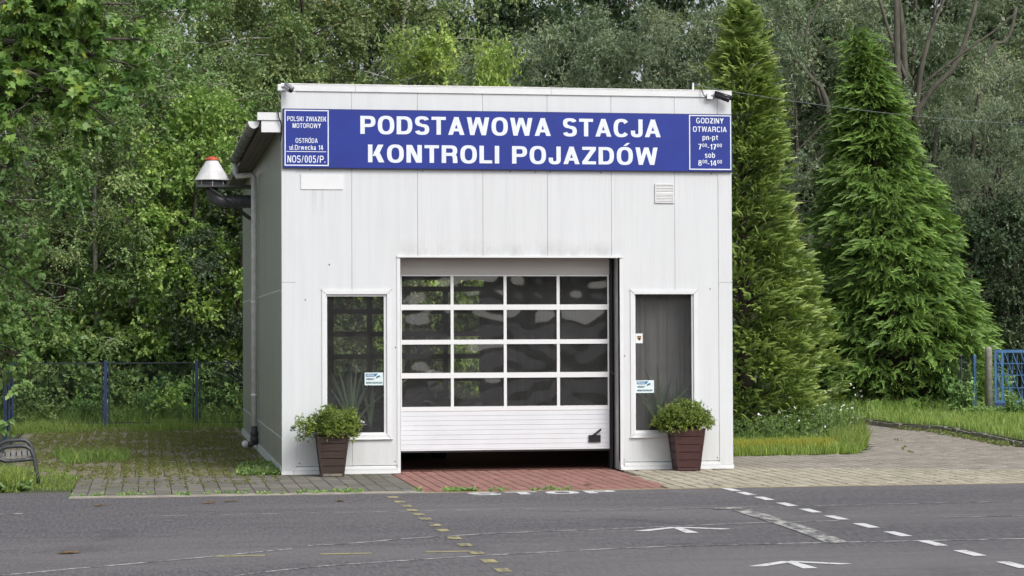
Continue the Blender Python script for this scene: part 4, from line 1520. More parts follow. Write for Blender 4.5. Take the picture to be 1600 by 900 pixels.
# ---- broadleaved trees
PT = plant_tree
TB = 'trees behind the station'
TL = 'trees behind the left fence'
PT('linden', 3, 11.5, 95, 22.5, 12.5, 'dense dark green linden behind the left fence corner', .4, 1.0, TL)
PT('birch', 5, 14.0, 262, 27.0, 15.5, 'weeping birch with hanging twigs at the upper left', .9, 1.0, TL)
PT('young', 7, 7.5, 305, 20.6, wz(305, 118, 20.6), 'bright green young tree left of the exhaust fan', 1.9, 1.0, TL)
PT('dark', 9, 8.0, 372, 20.2, 6.2, 'dark leafy small tree against the rear left wall', .3, .9, TL)
PT('birch', 5, 14.0, 205, 22.6, 10.8, 'fresh green birch with drooping twigs behind the middle fence panel', 2.4, 1.25, TL)
PT('birch', 5, 14.0, 150, 21.6, 8.2, 'small drooping birch behind the first fence panel', 4.4, 1.2, TL)
PT('birch', 5, 14.0, 45, 24.5, 13.5, 'tall drooping birch at the left picture edge', 1.5, 1.1, TL)
PT('birch', 5, 14.0, 345, 23.6, 9.4, 'drooping birch close to the exhaust fan', 3.3, 1.1, TL)
PT('oak', 11, 12.5, 470, 30.0, 14.5, 'large olive green oak rising behind the left roof corner', .0, 1.05, TB)
PT('oak', 11, 12.5, 385, 26.5, 11.2, 'round olive tree between birch and oak', 2.2, .95, TB)
PT('birch', 5, 14.0, 640, 38.0, 17.5, 'dark drooping birch behind the title sign', 2.6, .95, TB)
PT('young', 7, 7.5, 660, 31.0, wz(650, 28, 31), 'slim light green tree above the left part of the sign', .5, .85, TB)
PT('willow', 13, 12.0, 775, 31.5, 11.4, 'grey green willow bush above the middle of the roof', .0, 1.0, TB)
PT('young', 7, 7.5, 772, 29.0, wz(770, 40, 29), 'yellowish thin tree in front of the middle willow', 2.8, .55, TB)
PT('willow', 13, 12.0, 905, 33.0, 12.6, 'tall grey green willow above the right half of the sign', 1.7, 1.0, TB)
PT('dark', 9, 8.0, 985, 37.0, 15.0, 'dark tree between the willows above the right roof half', 2.0, .75, TB)
PT('willow', 17, 13.0, 1055, 30.0, 12.2, 'willow with thin crooked branches behind the right roof corner', .6, .95, TB)
PT('willow', 13, 12.0, 1245, 28.0, 13.0, 'leaning willow between thuja and false cypress', 3.1, .95, TB)
PT('willow', 17, 13.0, 1440, 31.0, 14.5, 'many stemmed willow behind the false cypress', 2.0, 1.05, TB)
PT('willow', 13, 12.0, 1565, 26.5, 11.0, 'silvery willow at the upper right edge', 4.4, .90, TB)
PT('dark', 9, 8.0, 1590, 29.0, 8.5, 'dark tree behind the blue gate, shade put into its leaf colour', .9, 1.15, TB)
PT('willow', 17, 13.0, 1545, 23.2, 8.6, 'silvery willow foliage in front of the leaning stems', 1.2, .72, TB)
PT('willow', 13, 12.0, 1500, 23.0, 7.2, 'airy willow crown in front of the bare stems', 5.5, .55, TB)
PT('dark', 9, 8.0, 1592, 22.0, 5.6, 'low bush behind the gate post, leaves coloured dark as deep shade', 2.2, 1.0, TB)
PT('dark', 9, 8.0, 1535, 22.6, 5.8, 'bush between the broad cypress and the gate, leaves coloured dark as shade', 5.2, 1.0, TB)
PT('dark', 9, 8.0, 1330, 33.0, 13.0, 'dark tree behind the top of the false cypress', 3.9, .9, TB)
ORD = 'first second third fourth fifth sixth seventh eighth ninth tenth eleventh twelfth thirteenth fourteenth fifteenth sixteenth seventeenth'.split()
far = [(-60, 40, 15, 'oak', 11), (60, 38, 16, 'dark', 9), (160, 44, 18, 'birch', 5), (330, 46, 19, 'oak', 11), (440, 50, 19, 'birch', 5), (545, 46, 17.5, 'dark', 9), (700, 52, 18, 'oak', 11),
       (800, 47, 15.5, 'dark', 9), (885, 55, 13.5, 'birch', 5), (960, 48, 17.5, 'oak', 11), (1060, 52, 13, 'birch', 5), (1170, 45, 17, 'oak', 11), (1260, 50, 18.5, 'dark', 9),
       (1370, 44, 18, 'oak', 11), (1480, 42, 17, 'dark', 9), (1580, 46, 18, 'birch', 5), (1680, 40, 16, 'oak', 11)]
for i, (px, y, h, kd, sdd) in enumerate(far):
    PT(kd, sdd, SPEC and {'oak': 12.5, 'dark': 8.0, 'birch': 14.0}[kd], px, y, h, 'far %s, %s from left in the back row' % ({'oak': 'olive oak', 'dark': 'dark leafy tree', 'birch': 'drooping birch'}[kd], ORD[i]), i * 1.3, .8, 'far trees closing the background')

# leaning bare stems of the willows on the right
def stems(name, label, paths, loc):
    r = empty(name, label, 'tree', loc, group='willow stems on the right')
    for pth, a, b in paths:
        P = [Vector(p) - Vector(loc) for p in pth]
        n_ = 10
        Q = []
        for i in range(n_ + 1):
            t = i / n_ * (len(P) - 1)
            j = min(int(t), len(P) - 2)
            p0, p1, p2, p3 = P[max(j - 1, 0)], P[j], P[j + 1], P[min(j + 2, len(P) - 1)]
            u = t - j
            Q.append(.5 * (2 * p1 + (p2 - p0) * u + (2 * p0 - 5 * p1 + 4 * p2 - p3) * u * u + (3 * p1 - p0 - 3 * p2 + p3) * u ** 3))
        MB().tube(Q, [.72 * (a + (b - a) * i / n_) for i in range(n_ + 1)], 8).build('stem', 'bark_grey', r, True)
    return r


def at(px, py, y):
    return (wx(px, y), y, wz(px, py, y))


SY = 24.6
stems('willow_stem_clump', 'cluster of bare grey willow stems rising behind the false cypress',
      [([at(1408, 640, SY), at(1409, 300, SY), at(1405, 120, SY), at(1404, -20, SY)], .17, .12),
       ([at(1422, 640, SY + .3), at(1421, 250, SY + .3), at(1414, 60, SY + .3), at(1404, -20, SY + .3)], .17, .11),
       ([at(1421, 130, SY + .1), at(1396, 60, SY), at(1378, 0, SY), at(1372, -20, SY)], .08, .05),
       ([at(1430, 200, SY + .3), at(1442, 110, SY), at(1458, 50, SY), at(1482, -10, SY)], .13, .05),
       ([at(1428, 150, SY + .2), at(1452, 70, SY + .2), at(1466, 10, SY), at(1472, -20, SY)], .07, .04),
       ([at(1426, 150, SY + .3), at(1460, 118, SY), at(1510, 80, SY - .2), at(1560, 45, SY - .4), at(1592, 18, SY - .5)], .065, .035)], (wx(1412, SY), SY, 0))
stems('willow_stem_clump', 'long willow stems leaning to the upper right corner',
      [([at(1380, 640, SY + 1.2), at(1425, 210, SY + 1), at(1490, 110, SY + .8), at(1512, 60, SY + .8), at(1530, 0, SY + .8)], .15, .08),
       ([at(1480, 640, SY + .8), at(1535, 130, SY + .6), at(1578, 60, SY + .6), at(1592, 10, SY + .6)], .11, .06),
       ([at(1460, 640, SY + .4), at(1462, 225, SY + .4), at(1495, 188, SY), at(1520, 150, SY)], .10, .05)], (wx(1480, SY), SY + .8, 0))
stems('willow_stem_clump', 'two low willow branches arching above the blue gate',
      [([at(1530, 640, 23.4), at(1515, 370, 23.4), at(1560, 325, 23.2), at(1600, 300, 23.0), at(1640, 285, 23)], .09, .06),
       ([at(1500, 640, 23.8), at(1488, 330, 23.8), at(1530, 300, 23.6), at(1580, 282, 23.4), at(1630, 270, 23)], .07, .03)], (wx(1520, 23.5), 23.5, 0))
stems('willow_stem_clump', 'dark crooked willow trunk between thuja and false cypress',
      [([at(1330, 640, 25.5), at(1300, 200, 25.2), at(1268, 120, 25.0), at(1240, 90, 25)], .16, .07),
       ([at(1285, 160, 25.1), at(1262, 60, 25.0), at(1275, 20, 25), at(1290, -15, 25)], .07, .03)], (wx(1310, 25.3), 25.3, 0))

# ---- the maple whose branches hang into the upper left corner
def branch_tree(name, label, loc, limbs, mat, seed, bark, ll, lw, cr, tw, k, lobed, dens, bare=0.35, hang=.5):
    rg = np.random.default_rng(seed)
    root = empty(name, label, 'tree', loc)
    mb = MB()
    L0 = np.array(loc)
    mb.tube([(0, 0, -.1), (.05, 0, 2.5), (.0, .1, 5.5), (.1, 0, 8.5)], [.26, .21, .17, .10], 10)
    C = []
    for a, b, c, r in limbs:
        pth = bez(np.array(a) - L0, np.array(b) - L0, np.array(c) - L0, 9)
        mb.tube(pth, [r * (1 - .8 * j / 8) + .005 for j in range(9)], 6, False)
        for j in range(dens):
            t = bare + (1 - bare) * (j + rg.random()) / dens
            q = np.array(pth[min(8, int(t * 8))])
            off = rg.normal(size=3) * np.array([.34, .34, .24])
            off[2] -= .08
            e = q + off
            mb.tube([q, q + off * .5 + np.array([0, 0, .06]), e], [.011, .008, .004], 4, False)
            for kx in range(2):
                f_ = e + rg.normal(size=3) * .14
                mb.tube([q + off * .5, f_], [.006, .003], 4, False)
            if rg.random() < .82:
                C.append(e)
    C = np.array(C)
    n = len(C)
    ct = np.clip(rg.normal(.45, .18, n), .05, .9)
    d = rand_dir(rg, n * tw, .6)
    CR = np.repeat(np.full(n, cr) * rg.uniform(.6, 1.3, n), tw)
    O_ = np.repeat(C, tw, 0) + rg.normal(size=(n * tw, 3)) * .06
    mb.build('trunk', bark, root, True)
    link('crown', foliage('crown', mat, O_, d, CR, k, ll, lw, hang, .5, .3, np.repeat(ct, tw), seed + 1, lobed, .45), root)
    return root


mx, my = -9.2, 5.0
M0 = (mx, my, 0)
lim = []
for (pa, ya, pb, yb, r) in [((-60, 120), 5.0, (236, 62), 5.4, .06), ((-60, 90), 5.2, (205, 5), 5.0, .06), ((-60, 60), 4.6, (228, 108), 5.8, .05), ((-40, 30), 4.5, (160, -30), 4.6, .05),
                           ((-60, 100), 5.0, (178, 195), 4.4, .06), ((-60, 130), 4.8, (150, 160), 5.0, .05), ((-60, 150), 5.6, (60, 90), 5.2, .05), ((-60, 10), 5.0, (110, 25), 5.4, .05),
                           ((-60, 60), 5.0, (40, 260), 4.6, .05), ((-60, 0), 5.6, (190, -40), 5.8, .05)]:
    a = at(pa[0], pa[1], ya)
    c = at(pb[0], pb[1], yb)
    m_ = ((a[0] + c[0]) / 2, (a[1] + c[1]) / 2, max(a[2], c[2]) + .10)
    lim.append(((mx + .05, my, a[2] - 1.2), ((mx + a[0]) / 2, my, a[2] - .2), a, .10))
    lim.append((a, m_, c, r))
branch_tree('maple_tree', 'maple with large lobed leaves and bare twigs reaching in at the upper left', M0, lim[1::2], 'leaf_maple', 61, 'bark_grey', .15, .16, .30, 7, 7, True, 15, .42, .55)
lx, ly = -8.4, 9.0
lim = []
for (pa, ya, pb, yb) in [((-80, 420), 9, (62, 520), 8.6), ((-80, 440), 9, (48, 590), 8.4), ((-80, 400), 9.4, (70, 470), 9.0), ((-80, 460), 8.6, (18, 640), 8.2), ((-80, 350), 9, (42, 420), 9.2), ((-80, 300), 9, (50, 340), 9.2),
                         ((-80, 520), 8.2, (30, 560), 8.8), ((-80, 250), 9, (40, 280), 8.8)]:
    a = at(pa[0], pa[1], ya)
    c = at(pb[0], pb[1], yb)
    lim.append((a, ((a[0] + c[0]) / 2, (a[1] + c[1]) / 2, max(a[2], c[2]) + .15), c, .03))
branch_tree('linden_tree', 'linden with bright round leaves hanging low at the left edge', (lx, ly, 0), lim, 'leaf_shrub', 67, 'bark_brown', .115, .10, .28, 7, 8, False, 13, .25, .8)

# ---- shrubs and undergrowth
def make_shrub(seed, n, R_, h, mat, ll, lw, cr=.28, tw=9, k=10, hang=.1):
    rg = np.random.default_rng(seed)
    root = empty('shrub')
    d = rand_dir(rg, n)
    d[:, 2] = np.abs(d[:, 2])
    rr_ = rg.random(n) ** .4
    C = d * rr_[:, None] * np.array([R_, R_, h * .85])
    C[:, 2] += .12
    mb = MB()
    for i in range(0, n, 2):
        mb.tube([(C[i, 0] * .15, C[i, 1] * .15, -.05), tuple(C[i] * np.array([.5, .5, .6])), tuple(C[i])], [.016, .010, .004], 4, False)
    mb.build('stem', 'bark_brown', root)
    dd = rand_dir(rg, n * tw, .8)
    dd[:, 2] += .25
    link('foliage', foliage('foliage', mat, np.repeat(C, tw, 0), nrmz(dd), np.repeat(cr * rg.uniform(.6, 1.3, n), tw), k, ll, lw, hang, .6, .1, np.repeat(np.clip(rg.normal(.45, .18, n), 0, .9), tw), seed + 2), root)
    return root


sh1 = make_shrub(71, 70, 1.1, 1.7, 'leaf_shrub', .10, .062)
sh2 = make_shrub(73, 70, 1.2, 2.1, 'leaf_linden', .115, .08)
spots = [(48, 19.2, 1.0, 0, 'leafy shrub behind the fence at the far left post'), (112, 20.0, 1.25, 1, 'tall dark shrub behind the left fence panel'), (140, 18.9, .62, 0, 'low bright shrub behind the left fence panel'),
         (190, 19.6, .75, 0, 'bright shrub just right of the first fence post'), (232, 18.8, .50, 0, 'low light green shrub behind the middle fence panel'), (268, 20.4, 1.1, 1, 'dark shrub behind the middle fence panel'),
         (292, 18.9, .55, 0, 'small bright shrub left of the second fence post'), (330, 19.4, .85, 0, 'bright shrub right of the second fence post'), (352, 20.0, 1.2, 1, 'tall dark shrub beside the rear left wall'),
         (160, 21.5, 1.6, 1, 'big dark shrub under the linden'), (20, 20.5, 1.5, 1, 'big dark shrub at the left edge behind the fence'), (240, 21.8, 1.7, 0, 'large fresh green shrub above the middle fence panel')]
su = [False, False]
for i, (px, y, s, t_, lb) in enumerate(spots):
    src = (sh1, sh2)[t_]
    o = src if not su[t_] else copy_tree(src)
    su[t_] = True
    o.location = (wx(px, y), y, -.08)
    o.rotation_euler = (0, 0, i * 1.1)
    o.scale = (s, s, s)
    tag(o, lb, 'shrub', 'shrubs behind the left fence')


def pot_shrub(loc, seed, Rx, h, label, loose):
    rg = np.random.default_rng(seed)
    root = empty('potted_shrub', label, 'plant', loc)
    n = 230
    d = rand_dir(rg, n)
    d[:, 2] = np.abs(d[:, 2]) * 1.0 - .12
    rr_ = rg.random(n) ** .33
    C = d * rr_[:, None] * np.array([Rx, Rx * .75, h])
    C[:, 0] *= 1 + loose * np.sin(C[:, 0] * 9)
    C[:, 2] += .10 + rg.normal(size=n) * .03 * (1 + 2 * loose)
    mb = MB()
    for i in range(0, n, 2):
        mb.tube([(C[i, 0] * .15, C[i, 1] * .15, -.04), tuple(C[i] * np.array([.6, .6, .55])), tuple(C[i])], [.006, .004, .002], 4, False)
    mb.build('stem', 'bark_brown', root)
    tw = 7
    dd = rand_dir(rg, n * tw, .9)
    dd[:, 2] += .35
    link('foliage', foliage('foliage', 'leaf_pot', np.repeat(C, tw, 0), nrmz(dd), np.repeat(.085 * rg.uniform(.6, 1.3, n), tw), 9, .036, .020, -.1, .7, .1, np.repeat(np.clip(rg.normal(.45, .17, n), 0, .9), tw), seed + 2), root)
    return root


pot_shrub((.70, -.42, .56), 81, .48, .36, 'loose straggling green shrub in the weathered dark planter', .35)
pot_shrub((6.10, -.30, .60), 83, .48, .38, 'compact round green shrub in the reddish brown planter', .0)


# ---- grass and weeds
def blades(name, mat, pts, h, hv, w, lean, seed, zf=0.0, tmean=.45):
    rg = np.random.default_rng(seed)
    n = len(pts)
    hh = h * rg.uniform(1 - hv, 1 + hv, n) * (pts[:, 3] if pts.shape[1] > 3 else 1)
    a = rg.uniform(0, 2 * PI, n)
    sd_ = np.stack([np.cos(a), np.sin(a), np.zeros(n)], 1) * (w / 2)
    ln = rg.normal(size=(n, 3)) * lean * hh[:, None]
    ln[:, 2] = 0
    b = pts[:, :3]
    up = np.zeros((n, 3))
    up[:, 2] = hh
    mid = b + up * .55 + ln * .35
    V = np.stack([b - sd_, b + sd_, mid + sd_ * .8, mid - sd_ * .8, b + up * .95 + ln], 1).reshape(-1, 3)
    k = np.arange(n) * 5
    q = np.concatenate([np.stack([k, k + 1, k + 2], 1), np.stack([k, k + 2, k + 3], 1), np.stack([k + 3, k + 2, k + 4], 1)])
    t1 = np.clip(rg.normal(tmean, .2, n), 0, 1)
    o = link(name, np_mesh(name, mat, V, q, np.concatenate([t1, t1, t1])))
    o['kind'] = 'stuff'
    return o


def scatter(poly, n, seed, z=0.0, clump=0.0, edge=None):
    rg = np.random.default_rng(seed)
    xs = [p[0] for p in poly]
    ys = [p[1] for p in poly]
    out = []
    while len(out) < n:
        m_ = 4000
        X = rg.uniform(min(xs), max(xs), m_)
        Y = rg.uniform(min(ys), max(ys), m_)
        if clump:
            f = .5 + .5 * np.sin(X * 2.1 + 1.3 * np.sin(Y * 1.1 + seed)) * np.sin(Y * 1.7 + np.sin(X * 2.3 + seed)) + rg.normal(size=m_) * .12
            ok = f > clump
            X, Y = X[ok], Y[ok]
        for x, y in zip(X, Y):
            if inside(poly, x, y):
                out.append((x, y, z))
                if len(out) >= n:
                    break
    return np.array(out)


BEDG = [(6.98, 3.12), (7.8, 3.12), (10.1, 3.40), (10.9, 5.2), (11.9, 8.3), (9.5, 7.6), (7.0, 6.5)]
tag(blades('bed_grass', 'grass_green', scatter(BEDG, 26000, 91), .16, .5, .010, .35, 92, tmean=.6), 'green lawn grass right of the station')
tag(blades('yellow_grass', 'grass_yellow', scatter([(7.4, 3.5), (9.7, 3.7), (10.1, 4.6), (8.0, 4.5)], 9000, 93), .20, .4, .010, .3, 94, tmean=.7), 'yellowing grass band right of the station')
tag(blades('bed_edge_grass', 'grass_green', scatter([(10.1, 3.5), (10.9, 5.2), (12.9, 11.4), (13.5, 15.3), (13.2, 15.3), (12.2, 11.4), (10.2, 5.2)], 7000, 95), .26, .6, .012, .35, 96, tmean=.6), 'grass along the path edge')
VG = [(13.8, 2.5), (13.8, 4.8), (14.18, 7.9), (14.55, 10.6), (14.18, 12.3), (14.3, 17.0), (19.5, 17.0), (22, 6)]
tag(blades('verge_grass', 'grass_green', scatter(VG, 30000, 97, .11), .15, .5, .012, .35, 98, tmean=.6), 'green grass on the raised verge')
tag(blades('verge_grass', 'grass_green', scatter([(14.3, 17), (26, 17), (26, 22), (14.3, 22)], 9000, 99, .11), .30, .5, .014, .35, 100, tmean=.5), 'tall grass beyond the blue gate')
tag(blades('fence_grass', 'grass_green', scatter([(-5.4, 14.5), (.0, 15.5), (.0, 18.6), (-6, 18.6)], 8000, 101, -.01, .5), .16, .6, .010, .4, 102, tmean=.4), 'grass growing along the left fence')
tag(blades('fence_grass', 'grass_green', scatter([(-7, 18.0), (.3, 18.0), (.8, 22), (-7, 22)], 14000, 103, -.08), .45, .5, .014, .4, 104, tmean=.55), 'rank grass behind the left fence')
tag(blades('corner_grass', 'grass_green', scatter([(-3.3, 3.0), (-2.6, 2.8), (-2.25, 4.6), (-2.6, 5.8), (-3.6, 6.0)], 1300, 105, 0, .35), .15, .6, .010, .5, 106, tmean=.25), 'grass tufts on the overgrown paving')
tag(blades('bench_grass', 'grass_green', scatter([(-5.0, -2.7), (-3.75, -2.75), (-3.55, -2.0), (-3.9, -1.5), (-5, -1.3)], 2600, 107), .26, .5, .014, .5, 108, tmean=.65), 'lush tall grass in front of the bench')
tag(blades('bench_grass', 'grass_green', scatter([(-5.2, -2.8), (-3.0, -2.86), (-3.0, -.1), (-3.5, 2), (-5.4, 4)], 8000, 109, 0, .3), .045, .6, .009, .5, 110, tmean=.55), 'short grass around the bench')


def rosettes(name, pts, r, seed, mat='weed_leaf', k=6, label=None):
    rg = np.random.default_rng(seed)
    n = len(pts)
    d = rand_dir(rg, n * 3, .25)
    d[:, 2] = np.abs(d[:, 2]) + .25
    me = foliage(name, mat, np.repeat(pts, 3, 0), nrmz(d), np.full(n * 3, r), k, r * .9, r * .5, -.1, .6, 0, np.repeat(np.clip(rg.normal(.5, .2, n * 3), 0, .9), 1), seed + 1)
    o = link(name, me)
    o['kind'] = 'stuff'
    if label:
        o['label'] = label
    return o


# weeds sit in the block joints: snap to the joint grid
wp = scatter([(-3.2, -2.9), (-.25, -2.4), (-.1, .1), (-.06, 16.8), (-4.4, 16.8), (-4.2, 5), (-3.3, .3)], 11000, 111, -.008, .22)
rg_ = np.random.default_rng(5)
keep = rg_.random(len(wp)) < np.clip((wp[:, 1] + 2.9) / 6.0, .015, 1) ** 1.3
wp = wp[keep]
snap = rg_.random(len(wp)) < .45
wp[snap, 0] = np.round(wp[snap, 0] / .22) * .22 + .08 + rg_.normal(size=snap.sum()) * .015
wp = wp[(wp[:, 0] < -.1)]
rosettes('joint_weeds', wp, .028, 113, label='small weeds growing in the paving joints')
rosettes('wall_weeds', scatter([(-.65, .05), (-.04, .02), (-.06, 2.6), (-.5, 2.2)], 260, 115), .075, 116, 'leaf_shrub', label='patch of weeds at the foot of the side wall')
rosettes('kerb_weeds', np.concatenate([scatter([(1.9, -4.02), (2.35, -4.02), (2.35, -3.85), (1.9, -3.85)], 26, 117, .004), scatter([(2.5, -4.03), (3.6, -4.03), (3.6, -3.98), (2.5, -3.98)], 14, 119, .004),
                                      scatter([(-3.0, -4.0), (1.6, -4.0), (1.6, -3.6), (-3.0, -3.6)], 50, 121, .005, .3)]), .05, 123, 'leaf_shrub', label='tufts of weed along the asphalt edge')
rosettes('bench_weeds', scatter([(-4.6, -2.75), (-3.7, -2.75), (-3.6, -2.2), (-4.6, -1.9)], 130, 125, .03), .10, 127, 'leaf_shrub', label='leafy weeds in front of the bench')
rosettes('path_weeds', np.concatenate([scatter([(13.7, 4.8), (14.1, 7.9), (14.4, 10.6), (14.05, 12.3), (13.8, 12.3), (14.1, 10.6), (13.8, 7.9), (13.4, 4.8)], 200, 129, .01), scatter([(11.0, 3.0), (12.2, 6.5), (13.2, 10.5), (13.05, 10.5), (12.0, 6.5), (10.8, 3.0)], 8, 131, -.015)]), .05, 133, label='weeds along the kerb of the path')

# wild flowers at the foot of the thuja
rgf = np.random.default_rng(141)
fp = scatter([(7.3, 5.4), (9.4, 5.5), (11.0, 6.5), (12.3, 9.3), (11.4, 9.6), (9.4, 7.2), (7.3, 6.4)], 190, 143)
mb = MB()
O_, D_, L_ = [], [], []
heads = []
for i, (x, y, z) in enumerate(fp):
    right = (x - 7.3) / 4.8
    h = rgf.uniform(.30, .62) + .45 * right * rgf.random()
    dx, dy = rgf.normal(size=2) * .07
    mb.tube([(x, y, 0), (x + dx * .5, y + dy * .5, h * .6), (x + dx, y + dy, h)], [.006, .005, .003], 3, False)
    for j in range(4):
        t = rgf.uniform(.15, .85)
        O_.append((x + dx * t, y + dy * t, h * t))
        d = rgf.normal(size=3)
        d[2] = abs(d[2]) * .6
        D_.append(d / np.linalg.norm(d))
        L_.append(.10)
    if rgf.random() < .02 + .7 * right ** 2.5:
        for j in range(rgf.integers(1, 4)):
            heads.append((x + dx + rgf.normal() * .06, y + dy + rgf.normal() * .06, h + rgf.normal() * .05))
wf = empty('wild_flowers')
tag(wf, 'tall weeds with white flowers at the foot of the thuja', None, None, 'stuff')
mb.build('stalks', 'leaf_shrub', wf)
link('leaves', foliage('leaves', 'leaf_shrub', np.array(O_), np.array(D_), np.array(L_), 5, .085, .03, .0, .6, .3, np.full(len(O_), .5), 145), wf)
hb = MB()
for x, y, z in heads:
    n_ = 6
    r = rgf.uniform(.014, .026)
    t = rgf.normal(size=2) * .5
    hb.poly([(x + r * math.cos(2 * PI * k_ / n_), y + r * math.sin(2 * PI * k_ / n_), z + r * (t[0] * math.cos(2 * PI * k_ / n_) + t[1] * math.sin(2 * PI * k_ / n_))) for k_ in range(n_)])
hb.build('flower_heads', 'petal_white', wf)

# fallen twigs and leaves on the asphalt
for lx_, ly_, ln_, an in ((-2.55, -5.4, .16, .3), (-1.05, -5.15, .34, .1), (-1.25, -5.3, .12, .5), (-2.75, -11.2, .16, .2), (.4, -5.3, .06, 1.0), (4.0, -3.2, .05, .4)):
    m_ = MB()
    for j in range(5):
        ox, oy = random.uniform(-ln_, ln_) * .5, random.uniform(-.03, .03)
        a = an + random.uniform(-.8, .8)
        l_ = random.uniform(.04, .09)
        dx, dy = math.cos(a) * l_, math.sin(a) * l_
        m_.poly([(lx_ + ox - dx, ly_ + oy - dy, .009), (lx_ + ox + dy * .4, ly_ + oy - dx * .4, .016), (lx_ + ox + dx, ly_ + oy + dy, .010), (lx_ + ox - dy * .4, ly_ + oy + dx * .4, .022)])
    o = m_.build('leaf_litter', 'dry_leaf')
    tag(o, 'dry leaves and twigs lying on the asphalt', None, None, 'stuff')

# ------------------------------------------------------------------ bench
bn = empty('park_bench', 'grey tubular steel bench with slatted seat at the left edge', 'bench', (-3.49, -1.46, 0))
pr = [(0, 0, -.03), (-.035, 0, .18), (-.085, 0, .42), (-.12, 0, .50), (-.18, 0, .545), (-.26, 0, .555), (-.44, 0, .545), (-.52, 0, .52), (-.575, 0, .46), (-.575, 0, .415), (-.54, 0, .37), (-.47, 0, .345), (-.40, 0, .345), (-.20, 0, .36), (-.085, 0, .375)]
for dy, dx in ((0, 0), (1.75, -.10)):
    MB().tube([(x + dx, dy, z) for x, y, z in pr], .028, 10).build('frame_loop', 'bench_steel', bn, True)
for i in range(6):
    x0 = -.545 + i * .078
    MB().hexa([(x0, .02, .372 + .003 * i), (x0 + .062, .02, .374 + .003 * i), (x0 - .04, 1.74, .374 + .003 * i), (x0 - .10, 1.74, .372 + .003 * i), (x0, .02, .397 + .003 * i), (x0 + .062, .02, .399 + .003 * i), (x0 - .04, 1.74, .399 + .003 * i), (x0 - .10, 1.74, .397 + .003 * i)]).build('slat', 'bench_slat', bn)
MB().tube([(-.50, .02, .47), (-.60, 1.74, .47)], .018, 8).build('stretcher', 'bench_steel', bn)


# ------------------------------------------------------------------ fences and gate
def wire_mesh(w, h, step=.06, r=.0014):
    m_ = MB()
    n_ = int((w + h) / step)
    for i in range(1, n_):
        s = i * step
        for sgn in (0, 1):
            x0, z0 = (s, 0) if s <= w else (w, s - w)
            x1, z1 = (0, s) if s <= h else (s - h, h)
            if sgn:
                x0, x1 = w - x0, w - x1
            m_.tube([(x0, .002 * sgn, z0), (x1, .002 * sgn, z1)], r, 3, False)
    return m_.mesh('wire_mesh', 'wire_grey')


def fence_panel(a, b, h, mesh_me, frame_mat, parent):
    a, b = Vector(a), Vector(b)
    d = b - a
    w = d.length
    m_ = MB()
    m_.box(0.0, w, -.014, .014, h - .03, h)
    m_.box(0.0, w, -.014, .014, .08, .11)
    m_.box(0.0, .03, -.014, .014, .11, h - .03)
    m_.box(w - .03, w, -.014, .014, .11, h - .03)
    p = m_.build('panel_frame', frame_mat, parent)
    p.location = (a.x, a.y, 0)
    p.rotation_euler = (0, 0, math.atan2(d.y, d.x))
    o = link('wire_mesh', mesh_me, p, (.03, 0, .11))
    o.scale = ((w - .06) / 1.96, 1, (h - .14) / 1.32)
    return p


wm = wire_mesh(1.96, 1.32)


def fence_post(x, y, h, mat, parent, w=.06):
    o = MB()
    o.box(-w / 2, w / 2, -w / 2, w / 2, -.05, h)
    o.hexa([(-w / 2 - .004, -w / 2 - .004, h), (w / 2 + .004, -w / 2 - .004, h), (w / 2 + .004, w / 2 + .004, h), (-w / 2 - .004, w / 2 + .004, h), (-w / 4, -w / 4, h + .02), (w / 4, -w / 4, h + .02), (w / 4, w / 4, h + .02), (-w / 4, w / 4, h + .02)])
    ob = o.build('post', mat, parent)
    ob.location = (x, y, 0)
    return ob


fl = empty('wire_fence', 'dark framed wire fence with blue posts left of the station', 'fence')
fx = [-5.02, -2.93, -.88, 1.15]
fy = [17.85, 17.68, 17.52, 17.36]
for x, y in zip(fx[:3], fy[:3]):
    fence_post(x, y, 1.50, 'fence_blue', fl, .07)
for i in range(3):
    fence_panel((fx[i] + .06, fy[i]), (fx[i + 1] - .06, fy[i + 1]), 1.47, wm, 'fence_dark', fl)
fs = empty('wire_fence', 'blue framed wire fence running forward at the left picture edge', 'fence')
fence_post(-4.78, 11.6, 1.50, 'fence_blue', fs, .07)
fence_post(-4.90, 14.7, 1.50, 'fence_blue', fs, .07)
fence_panel((-4.78, 11.66), (-4.90, 14.62), 1.47, wm, 'fence_blue', fs)
fence_panel((-4.90, 14.76), (-5.02, 17.78), 1.47, wm, 'fence_blue', fs)
fr_ = empty('wire_fence', 'grey wire fence with bright blue posts between conifer and gate', 'fence')
fence_post(17.45, 20.8, 1.50, 'gate_blue', fr_, .06)
fence_post(17.60, 18.7, 1.52, 'gate_blue', fr_, .07)
fence_post(17.62, 16.95, 1.52, 'gate_blue', fr_, .06)
fence_post(17.61, 17.8, 1.50, 'wire_grey', fr_, .035)
fence_panel((17.60, 18.64), (17.62, 17.02), 1.50, wm, 'wire_grey', fr_)
fence_panel((17.46, 20.74), (17.60, 18.76), 1.50, wm, 'wire_grey', fr_)
gp = MB()
gp.lathe((0, 0, 0), [(.095, -.05), (.085, 1.55), (.085, 1.66), (.07, 1.71), (.03, 1.735)], 14)
o = gp.build('gate_post', 'post_concrete', None, True)
o.location = (17.84, 16.62, 0)
tag(o, 'mossy round concrete gate post', 'post')
gt = empty('steel_gate', 'blue steel gate with crossed lattice bars at the right edge', 'gate', (17.97, 16.58, 0), math.atan2(-.16, .8))
GW, GH, GB = 3.0, 1.66, .42
for z0, z1 in ((GH - .07, GH), (GB - .03, GB + .03)):
    box('rail', 'gate_blue', gt, 0, GW, -.022, .022, z0, z1)
for z in (.74, 1.04, 1.32):
    box('cross_bar', 'gate_blue', gt, .06, GW, -.012, .008, z, z + .022)
